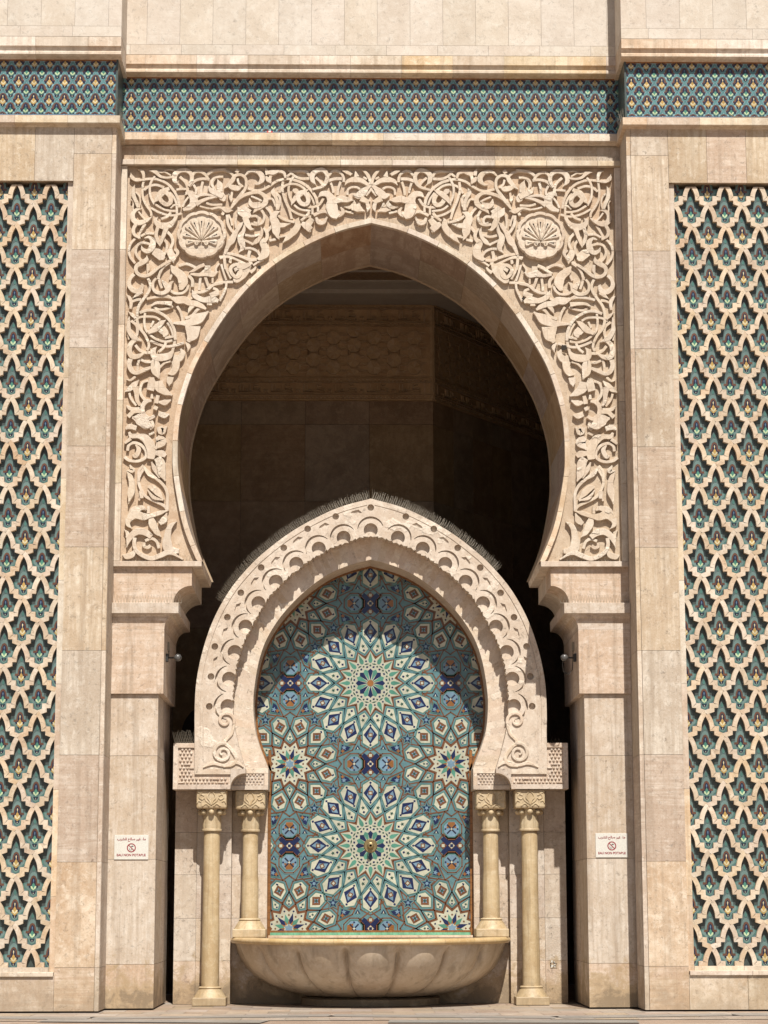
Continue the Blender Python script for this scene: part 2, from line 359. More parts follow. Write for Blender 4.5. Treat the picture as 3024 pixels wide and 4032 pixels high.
# ================================================================ FACADE
PY = -.8                      # front plane of the flanking piers
fac = thing('mosque_facade', 'travertine mosque facade with tiled friezes, lattice screens and a great carved horseshoe arch', 'building', (0, 0, 0))
PX = 4.07                     # inner faces of the piers
JZ = [zof(p, PY, 2500) for p in (3985, 3805, 3391, 2971, 2561, 2155, 1759, 1373, 988, 612, 520)]
JZ[0] = .02
PTOP = zof(468, PY, 2700)     # underside of the frieze
OX, OZ0, OZ1 = 4.74, zof(3842, PY, 250), zof(712, PY, 280)   # lattice window opening: inner edge, bottom, top
XFAR = 7.4
for sgn in (-1, 1):
    m = MB()
    def col_(xa, xb, zs): slabs(m, sorted((sgn * xa, sgn * xb)), zs, PY)
    zz = [z for z in JZ[:-1]] + [PTOP]
    col_(PX + .07, OX, zz)
    slabs(m, sorted((sgn * (PX), sgn * (PX + .068))), zz, PY, gap=.004)
    xs = [OX, OX + .62, OX + 1.25, OX + 1.9, XFAR]
    slabs(m, sorted(sgn * x for x in xs), [OZ1, PTOP], PY)
    xs = [OX, OX + .88, OX + 1.9, XFAR]
    slabs(m, sorted(sgn * x for x in xs), [.02, OZ0 - .0], PY)
    # inner return (reveal) of the pier in courses
    for j in range(len(zz) - 1):
        m.box(sgn * PX, sgn * (PX + .05), PY + .055, .3, zz[j] + .0025, zz[j + 1] - .0025)
    # core behind the joints
    m.box(sgn * (PX + .012), sgn * (OX - .02), PY + .03, .5, .03, PTOP, 1)
    m.box(sgn * (OX - .05), sgn * XFAR, PY + .03, -.2, OZ1 + .012, PTOP - .002, 1)
    m.box(sgn * (OX - .05), sgn * XFAR, PY + .03, -.2, .03, OZ0 - .012, 1)
    m.box(sgn * (OX - .02), sgn * (XFAR + .5), -.45, -.2, OZ0 - .012, OZ1 + .012, 1)
    pier = m.build('pier', [MS['pier'], MS['mortar']], fac, bevel=0)
    # frame strip, sill and ledge
    f = MB()
    zj = [OZ0, 1.7, 3.3, 4.9, 6.5, 8.1, 9.7, 11.3, OZ1]
    LX = 4.83
    slabs(f, sorted((sgn * OX, sgn * LX)), zj, PY + .055, gap=.004)
    slabs(f, sorted(sgn * x for x in (LX, LX + .75, LX + 1.6, XFAR)), [OZ0, zof(3809, PY, 250)], PY + .05, gap=.004)
    f.build('window_frame', MS['ledge'], pier)
    l = MB()
    slabs(l, sorted(sgn * x for x in (OX + .01, OX + .95, OX + 1.9, XFAR)), [OZ0 - .015, OZ0 + .055], PY - .035, th=.12, gap=.003)
    l.build('window_sill', MS['ledge'], pier, bevel=.006)
    # stone lattice (interlaced stepped ribs)
    hx, hz = .2705, .352
    z0l, z1l = zof(3809, PY + .06, 250), zof(735, PY + .06, 250)
    # centre line of one rib from an upper crossing down to the next: scaled to the measured cell
    seg = [(0, 0), (.040, .052), (.074, .120), (.093, .182), (.101, .244), (.166, .244), (.166, .315), (.2705, .352)]
    la = MB()
    def rib(cx, cz, dirx, y0):
        # cx,cz upper crossing; goes down and outward to (cx+dirx*hx, cz-hz)
        P = [(cx + dirx * sx, cz - sz) for sx, sz in seg]
        L_ = []; R_ = []
        w = .071
        sm = spline(P[:5], 3) + P[5:]
        n = len(sm)
        for i in range(n):
            a = sm[i - 1] if i else (sm[0][0] - dirx * .05, sm[0][1] + .045); b = sm[i + 1] if i < n - 1 else (sm[-1][0] + dirx * .05, sm[-1][1] - .045)
            d1 = norm(sub(sm[i], a)); d2 = norm(sub(b, sm[i])); t = norm((d1[0] + d2[0], d1[1] + d2[1])); nn = (-t[1], t[0])
            c = max(.6, nn[0] * -d1[1] + nn[1] * d1[0]); h = w / 2 / c
            L_.append((sm[i][0] + nn[0] * h, sm[i][1] + nn[1] * h)); R_.append((sm[i][0] - nn[0] * h, sm[i][1] - nn[1] * h))
        def clipx(p): return (sgn * max(LX - .03, min(sgn * p[0], XFAR)), max(z0l - .01, min(p[1], z1l + .03)))
        L_ = [clipx(p) for p in L_]; R_ = [clipx(p) for p in R_]
        A = [(x, y0, z) for x, z in L_]; B = [(x, y0, z) for x, z in R_]
        A2 = [(x, y0 + .078, z) for x, z in L_]; B2 = [(x, y0 + .078, z) for x, z in R_]
        la.strip(B, A, flip=False); la.strip(A, A2); la.strip(B2, B)
    zc0 = .884 + .055
    for k in range(-1, 37):
        z = zc0 + k * .352
        off = .0 if k % 2 == 0 else .2705
        for i in range(-1, 6):
            x = 5.10 + off - .541 + i * .541
            if z - .36 > z1l or z < z0l: continue
            for dr in (-1, 1):
                xe = x + dr * .2705
                if min(x, xe) > XFAR or max(x, xe) < LX + .005: continue
                rib(sgn * x, z, sgn * dr, PY + .055 + (.002 if dr > 0 else 0.))
    la.build('stone_lattice', MS['rib'], pier)
    # tiles behind the lattice
    tb = MB(); ty = PY + .055 + .082
    tb.flat([(sgn * (LX - .02), z0l - .02), (sgn * XFAR, z0l - .02), (sgn * XFAR, z1l + .02), (sgn * (LX - .02), z1l + .02)], ty, TK.index('deepslate'))
    S_ = .704
    def motif(tb, cx, cz, s, yellow, y, frieze=False):
        """cx,cz: bottom tip of the flower; s: scale (1 = lattice cell)"""
        def P(pts, k, lv, mirror=True):
            q = [(cx + px * s, cz + pz * s) for px, pz in pts]
            if mirror: q = q + [(cx - px * s, cz + pz * s) for px, pz in reversed(pts) if abs(px) > 1e-6]
            tb.flat(q, y - .0012 * lv, TK.index(k))
        if not frieze:
            P([(0, -.16), (.07, -.13), (.13, -.06), (.19, -.03), (.215, .03), (.205, .125), (.13, .135), (.115, .18), (.0, .18)], 'bluegrey', 1)
            P([(0, .45), (.055, .36), (.088, .25), (.088, .12), (0, .10)], 'slate', 2)
            P([(0, .43), (.025, .38), (0, .335), ], 'green', 3)
            P([(0, .35), (.045, .31), (.078, .23), (.082, .13), (0, .13)], 'ltgreen', 3)
            P([(0, -.04), (.042, -.018), (.07, .04), (.15, .105), (.158, .175), (.085, .175), (.065, .10), (0, .08)], 'green', 4)
            P([(0, -.025), (.033, -.005), (.055, .045), (.128, .112), (.132, .162), (0, .165)], 'ltgreen', 5)
        P([(0, .285), (.03, .268), (.052, .22), (.058, .165), (.098, .165), (.098, .13), (.055, .13), (.03, .10), (0, .10)], 'maroon', 6)
        P([(0, .255), (.022, .235), (.033, .19), (.034, .14), (.075, .128), (.062, .095), (.03, .09), (0, .02)], 'dnavy', 7)
        P([(0, .0), (.024, .012), (.040, .055), (.02, .05), (0, .038)], 'dnavy', 7)
        P([(0, .235), (.010, .215), (.004, .185), (0, .17)], 'cream' if yellow else 'iris', 8)
        P([(0, .18), (.020, .145), (.026, .12), (0, .085)], 'yellow' if yellow else 'jade', 8)
        P([(0, .058), (.045, .098), (.052, .088), (.0, .036)], 'yellow' if yellow else 'green', 8)
        P([(0, .082), (.018, .118), (.034, .128), (.044, .115), (.034, .09), (0, .062)], 'cream' if yellow else 'mint', 9)
        P([(0, .030), (.008, .020), (0, .008)], 'white', 9)
    for k in range(-1, 37):
        z = zc0 + k * .352 + .03
        off = .0 if k % 2 == 0 else .2705
        for i in range(-1, 6):
            x = 5.10 + off - .541 + i * .541
            if x < LX - .12 or x > XFAR or z > z1l + .0 or z < z0l - .1: continue
            col = (i + (0 if k % 2 == 0 else 0)) % 2
            if z + .43 > z1l + .25: continue
            motif(tb, sgn * x, z + .06, 1., (k % 2 == 1) if sgn < 0 else (k % 2 == 1), ty)
    tb.build('tile_backing', [T[k] for k in TK], pier)

# ---- friezes and upper walls
def frieze(x0, x1, zb, zt, y, name):
    m = MB(); s = .158 / .352 * 1.; dx = .123; dz = .157
    ib, it = zb, zt
    m.flat([(x0, zb), (x1, zb), (x1, zt), (x0, zt)], y, TK.index('friezeteal'))
    zz_ = zt - .09
    k = 0
    n_mb = MB()
    z = zt - .150
    rows = []
    while z > zb - .20: rows.append(z); z -= dz
    for r, z in enumerate(rows):
        x = math.floor(x0 / (2 * dx)) * 2 * dx + (dx if r % 2 else 0)
        while x < x1 + dx:
            cx = x; cz = z; s_ = .80
            # teal ogee net, light then green line
            for (w, kk, lv) in ((.030, 'friezegreen', 1),):
                for dr in (-1, 1):
                    pts = [(cx, cz - .02), (cx + dr * .038, cz + .012), (cx + dr * .075, cz + .035), (cx + dr * .092, cz + .08), (cx + dr * dx, cz - .02 + dz)]
                    P = [(min(max(px, x0), x1), min(max(pz, zb), zt)) for px, pz in pts]
                    q = [p for i, p in enumerate(P) if i == 0 or (abs(p[0] - P[i - 1][0]) + abs(p[1] - P[i - 1][1])) > 1e-4]
                    if len(q) > 1: m.line(q, w, y - .0012 * lv - (.0003 if dr > 0 else 0), TK.index(kk))
            if x0 - .1 < cx < x1 + .1:
                motif_clip(m, cx, cz + .012, s_, r % 2 == 0, y, zb, zt, x0, x1)
            x += 2 * dx
    m.build(name, [T[k] for k in TK], fac)
MOT = [([(0, .285), (.03, .268), (.052, .22), (.058, .165), (.098, .165), (.098, .13), (.055, .13), (.03, .10), (0, .10)], 'maroon', 'maroon', 3),
       ([(0, .285), (.045, .26), (.075, .20), (.078, .17), (.058, .165), (.052, .22), (.03, .268)], 'brown', 'brown', 2),
       ([(0, .262), (.028, .24), (.042, .19), (.044, .15), (.090, .138), (.082, .09), (.045, .085), (0, .02)], 'dnavy', 'dnavy', 4),
       ([(0, -.01), (.030, .01), (.045, .060), (.02, .05), (0, .038)], 'dnavy', 'dnavy', 4),
       ([(0, .235), (.010, .215), (.004, .185), (0, .17)], 'cream', 'iris', 5),
       ([(0, .18), (.024, .145), (.030, .12), (0, .085)], 'yellow', 'jade', 5),
       ([(0, .058), (.048, .100), (.058, .088), (.0, .030)], 'yellow', 'green', 5),
       ([(0, .082), (.018, .120), (.034, .130), (.046, .115), (.036, .09), (0, .060)], 'cream', 'mint', 6),
       ([(0, .030), (.010, .018), (0, .004)], 'white', 'white', 6)]
def motif_clip(m, cx, cz, s, yellow, y, zb, zt, x0, x1):
    for pts, k1, k2, lv in MOT:
        q = [(cx + px * s * 1.15, cz + pz * s) for px, pz in pts]; q += [(cx - px * s * 1.15, cz + pz * s) for px, pz in reversed(pts) if abs(px) > 1e-6]
        zs_ = [p[1] for p in q]
        if max(zs_) <= zb + .002 or min(zs_) >= zt - .002: continue
        q = [(min(max(a, x0), x1), min(max(b, zb), zt)) for a, b in q]
        if max(p[0] for p in q) - min(p[0] for p in q) < .001: continue
        m.flat(q, y - .0012 * lv, TK.index(k1 if yellow else k2))
def ledge(x0, x1, prof, name, mat, parent, joints=None, ret=None):
    """horizontal moulding: prof = list of (y,z) front profile from top to bottom; back at y=+.3 of the first"""
    m = MB(); xs = joints or [x0, x1]
    yb = .12 if max(p[0] for p in prof) < -.3 else max(p[0] for p in prof) + .25
    for i in range(len(xs) - 1):
        a, b = xs[i] + .0015, xs[i + 1] - .0015
        P = [(prof[0][0] * 0 + yb, prof[0][1])] + prof + [(yb, prof[-1][1])]
        n = len(P)
        vs = [(a, y, z) for y, z in P] + [(b, y, z) for y, z in P]
        fs = [(i_, (i_ + 1) % n, (i_ + 1) % n + n, i_ + n) for i_ in range(n)] + [tuple(range(n))[::-1], tuple(range(n, 2 * n))]
        m.add(vs, fs)
    return m.build(name, mat, parent)
def jl(x0, x1, step, ph=0.):
    xs = [x0]; x = math.floor(x0 / step) * step + ph
    while x < x1 - .1:
        if x > x0 + .1: xs.append(x)
        x += step
    return xs + [x1]
for (x0, x1, y, nm) in ((-XFAR, -PX - .03, PY, 'l'), (-PX - .03, PX + .03, 0., 'c'), (PX + .03, XFAR, PY, 'r')):
    c = nm == 'c'
    fz0, fz1 = (14.035, 14.945) if c else (14.025, 14.925)
    frieze(x0, x1, fz0, fz1, y + .045, 'tile_frieze')
    b = MB(); b.box(x0, x1, y + .05, y + .3, fz0 - .12, fz1 + .25)
    # brown tile strip and blue line under the frieze
    b.box(x0, x1, y + .036, y + .05, fz0 - .062, fz0 - .014, 1); b.box(x0, x1, y + .038, y + .05, fz0 - .014, fz0, 2)
    b.box(x0, x1, y + .036, y + .05, fz1, fz1 + .03, 1)
    b.build('frieze_border', [MS['mortar'], T['strip'], T['bluestrip']], fac)
    e = 0. if c else .0
    xa, xb = (x0 + .03, x1 - .03) if c else (x0, x1)
    if nm == 'l': xa, xb = -XFAR, -PX + .06
    if nm == 'r': xa, xb = PX - .06, XFAR
    zs0 = fz0 - .062
    # sill under the frieze
    ledge(xa, xb, [(y - .005, zs0), (y - .11, zs0 - .01), (y - .115, zs0 - .13), (y - .105, zs0 - .14), (y - .03, zs0 - .15), (y - .0, zs0 - .17)], 'cornice', MS['ledge'], fac, jl(xa, xb, .84, .2))
    # cornice over the frieze: fillet, cove, fascia
    zt = fz1 + .02
    oy = y - .14
    ledge(xa, xb, [(oy, zt + .32), (oy, zt + .165), (oy + .03, zt + .16), (oy + .05, zt + .10), (oy + .035, zt + .085), (oy + .02, zt + .075), (oy + .02, zt + .035), (oy + .06, zt + .02), (y + .04, zt)], 'cornice', MS['ledge'], fac, jl(xa, xb, .84, .5))
    u = MB()
    xs = jl(xa, xb, .54, .1)
    slabs(u, xs, [zt + .50, zt + 2.0, zt + 3.6], oy, gap=.0035); slabs(u, jl(xa, xb, .84, .25), [zt + .325, zt + .50], oy, gap=.0035)
    u.box(xa + .003, xb - .003, oy + .03, oy + .5, zt + .33, zt + 3.6, 1)
    u.build('upper_wall', [MS['upper'], MS['mortar']], fac)
# upper return faces of piers above cornice are closed by the slabs' thickness
for sgn in (-1, 1):
    u = MB(); zt = 14.945
    for a, b in ((zt + .33, zt + .5), (zt + .503, zt + 2.), (zt + 2.003, zt + 3.6)):
        u.box(sgn * (PX - .06), sgn * (PX - .01), PY - .09, -.13, a, b)
    # return of sill and cornice round the corner
    u.box(sgn * (PX + .0), sgn * (PX + .028), PY + .03, .04, 13.97, 14.96, 1)
    u.build('corner_return', [MS['upper'], T['deepslate']], fac)

# ---- wall over the arch, panel frame
PT = zof(655, 0, 1463)        # top of carved panel
PB = zof(2209, 0, 600)        # bottom of carved panel
FX = 3.97                     # inner edge of frame
fr = MB()
slabs(fr, jl(-PX, PX, .84, .34), [PT + .095, 13.79], .035, gap=.004)
fr.box(-PX, PX, .06, .5, PT, 14.0, 1)
fr.build('wall_band', [MS['pier'], MS['mortar']], fac)
fm = MB()
slabs(fm, jl(-PX, PX, .84, .34), [PT + .002, PT + .095], -.05, th=.11, gap=.003)
for sgn in (-1, 1):
    slabs(fm, sorted((sgn * FX, sgn * (PX + .0))), [PB + .0, PB + 1.25, PB + 2.6, PB + 3.85, PB + 5.1, PT], -.0, th=.1, gap=.004)
fm.build('panel_frame', MS['ledge'], fac, bevel=.006)

# ---- the great arch
BI = [(1463, 878), (1342, 908), (1222, 958), (1103, 1026), (997, 1113), (907, 1217), (831, 1330), (765, 1450), (718, 1595), (702, 1700), (699, 1800), (702, 1860), (715, 1947), (734, 2041), (757, 2114), (797, 2212)]
BIw = [(U(px, py, 0)) for px, py in BI]; BIw[0] = (0, BIw[0][1]); BIw[-1] = (BIw[-1][0], PB)
BIs = spline(BIw, 6)                       # left half, apex -> foot
def offset(P, d):                          # d>0: outwards (away from the opening)
    out = []
    for i, p in enumerate(P):
        a = P[max(i - 1, 0)]; b = P[min(i + 1, len(P) - 1)]; t = norm(sub(b, a))
        out.append((p[0] + t[1] * d, p[1] - t[0] * d))
    return out
RW = .082
BO = offset(BIs, -RW) if offset(BIs, -RW)[20][0] < BIs[20][0] else offset(BIs, RW)
BO[0] = (0, BO[0][1] + .012); BO[-1] = (BO[-1][0], PB)
def mir(P): return [(-x, z) for x, z in P]
def lens_cuts(P, step):
    """split indexes of a polyline every step metres"""
    cuts = [0]; acc = 0
    for i in range(1, len(P)):
        acc += math.hypot(P[i][0] - P[i - 1][0], P[i][1] - P[i - 1][1])
        if acc >= step and i < len(P) - 2: cuts.append(i); acc = 0
    return cuts + [len(P) - 1]
ar = MB(); so = MB()
cu = lens_cuts(BIs, .52)
for sg in (1, -1):
    for a, b in zip(cu[:-1], cu[1:]):
        I = BIs[a:b + 1]; O = BO[a:b + 1]
        def sh(P):  # tiny joint
            P = [tuple(p) for p in P]
            P[0] = (P[0][0] + (P[1][0] - P[0][0]) * .05, P[0][1] + (P[1][1] - P[0][1]) * .05) if a else P[0]
            return P
        I, O = sh(I), sh(O)
        if sg < 0: I, O = mir(I), mir(O)
        yj = rnd.uniform(-.0015, .0015)
        poly = I + O[::-1]
        ar.prism(poly, yj, .09)
    cs = lens_cuts(BIs, .78)
    for a, b in zip(cs[:-1], cs[1:]):
        for (ya, yb) in ((.0, 1.2), (1.2, 2.4)):
            I = BIs[a:b + 1]
            if a: I = [(I[0][0] * .97 + I[1][0] * .03, I[0][1] * .97 + I[1][1] * .03)] + I[1:]
            if sg < 0: I = mir(I)
            A = [(x, ya + .092 if ya == 0 else ya + .004, z) for x, z in I]; B = [(x, yb, z) for x, z in I]
            jj = rnd.uniform(0, .002)
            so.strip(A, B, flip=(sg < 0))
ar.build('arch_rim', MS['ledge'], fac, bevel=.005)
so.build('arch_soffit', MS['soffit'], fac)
# panel ground
pg = MB(); PYg = .082
Bc = BO
for sg in (1, -1):
    L = [(x, z) for x, z in Bc]
    if sg < 0: L = mir(L)
    zj = [PT, PT - 1.75, PT - 3.0, PT - 4.3, PT - 5.5, PB]
    A = [(x, PYg, z) for x, z in L]; B = [(-sg * FX, PYg, z) for x, z in L]
    pg.strip(A, B, flip=(sg < 0))
    pg.flat([(0, L[0][1]), (-sg * FX, L[0][1]), (-sg * FX, PT), (0, PT)], PYg)
pg.build('panel_ground', MS['ground_carve'], fac)
# solid mass behind the panel so that light stays out and soffit has a body
bk = MB()
for sg in (1, -1):
    L = offset(BIs, .03 if BO[20][0] > BIs[20][0] else -.03)
    L = [(min(x, 0), z) for x, z in L]
    if sg < 0: L = mir(L)
    A = [(x, 2.38, z) for x, z in L]; B = [(-sg * 7.4, 2.38, z) for x, z in L]
    bk.strip(A, B, flip=(sg > 0)); bk.flat([(0, L[0][1]), (-sg * 7.4, L[0][1]), (-sg * 7.4, 19), (0, 19)], 2.38)
    bk.box(sg * 4.2, sg * 7.4, .35, 2.3, 0, 18.9)
bk.box(-4.2, 4.2, .32, 2.3, 12.75, 18.9)
bk.box(-7.4, 7.4, -.2, 2.3, 18.6, 18.9)
bk.build('wall_core', MS['mortar'], fac)

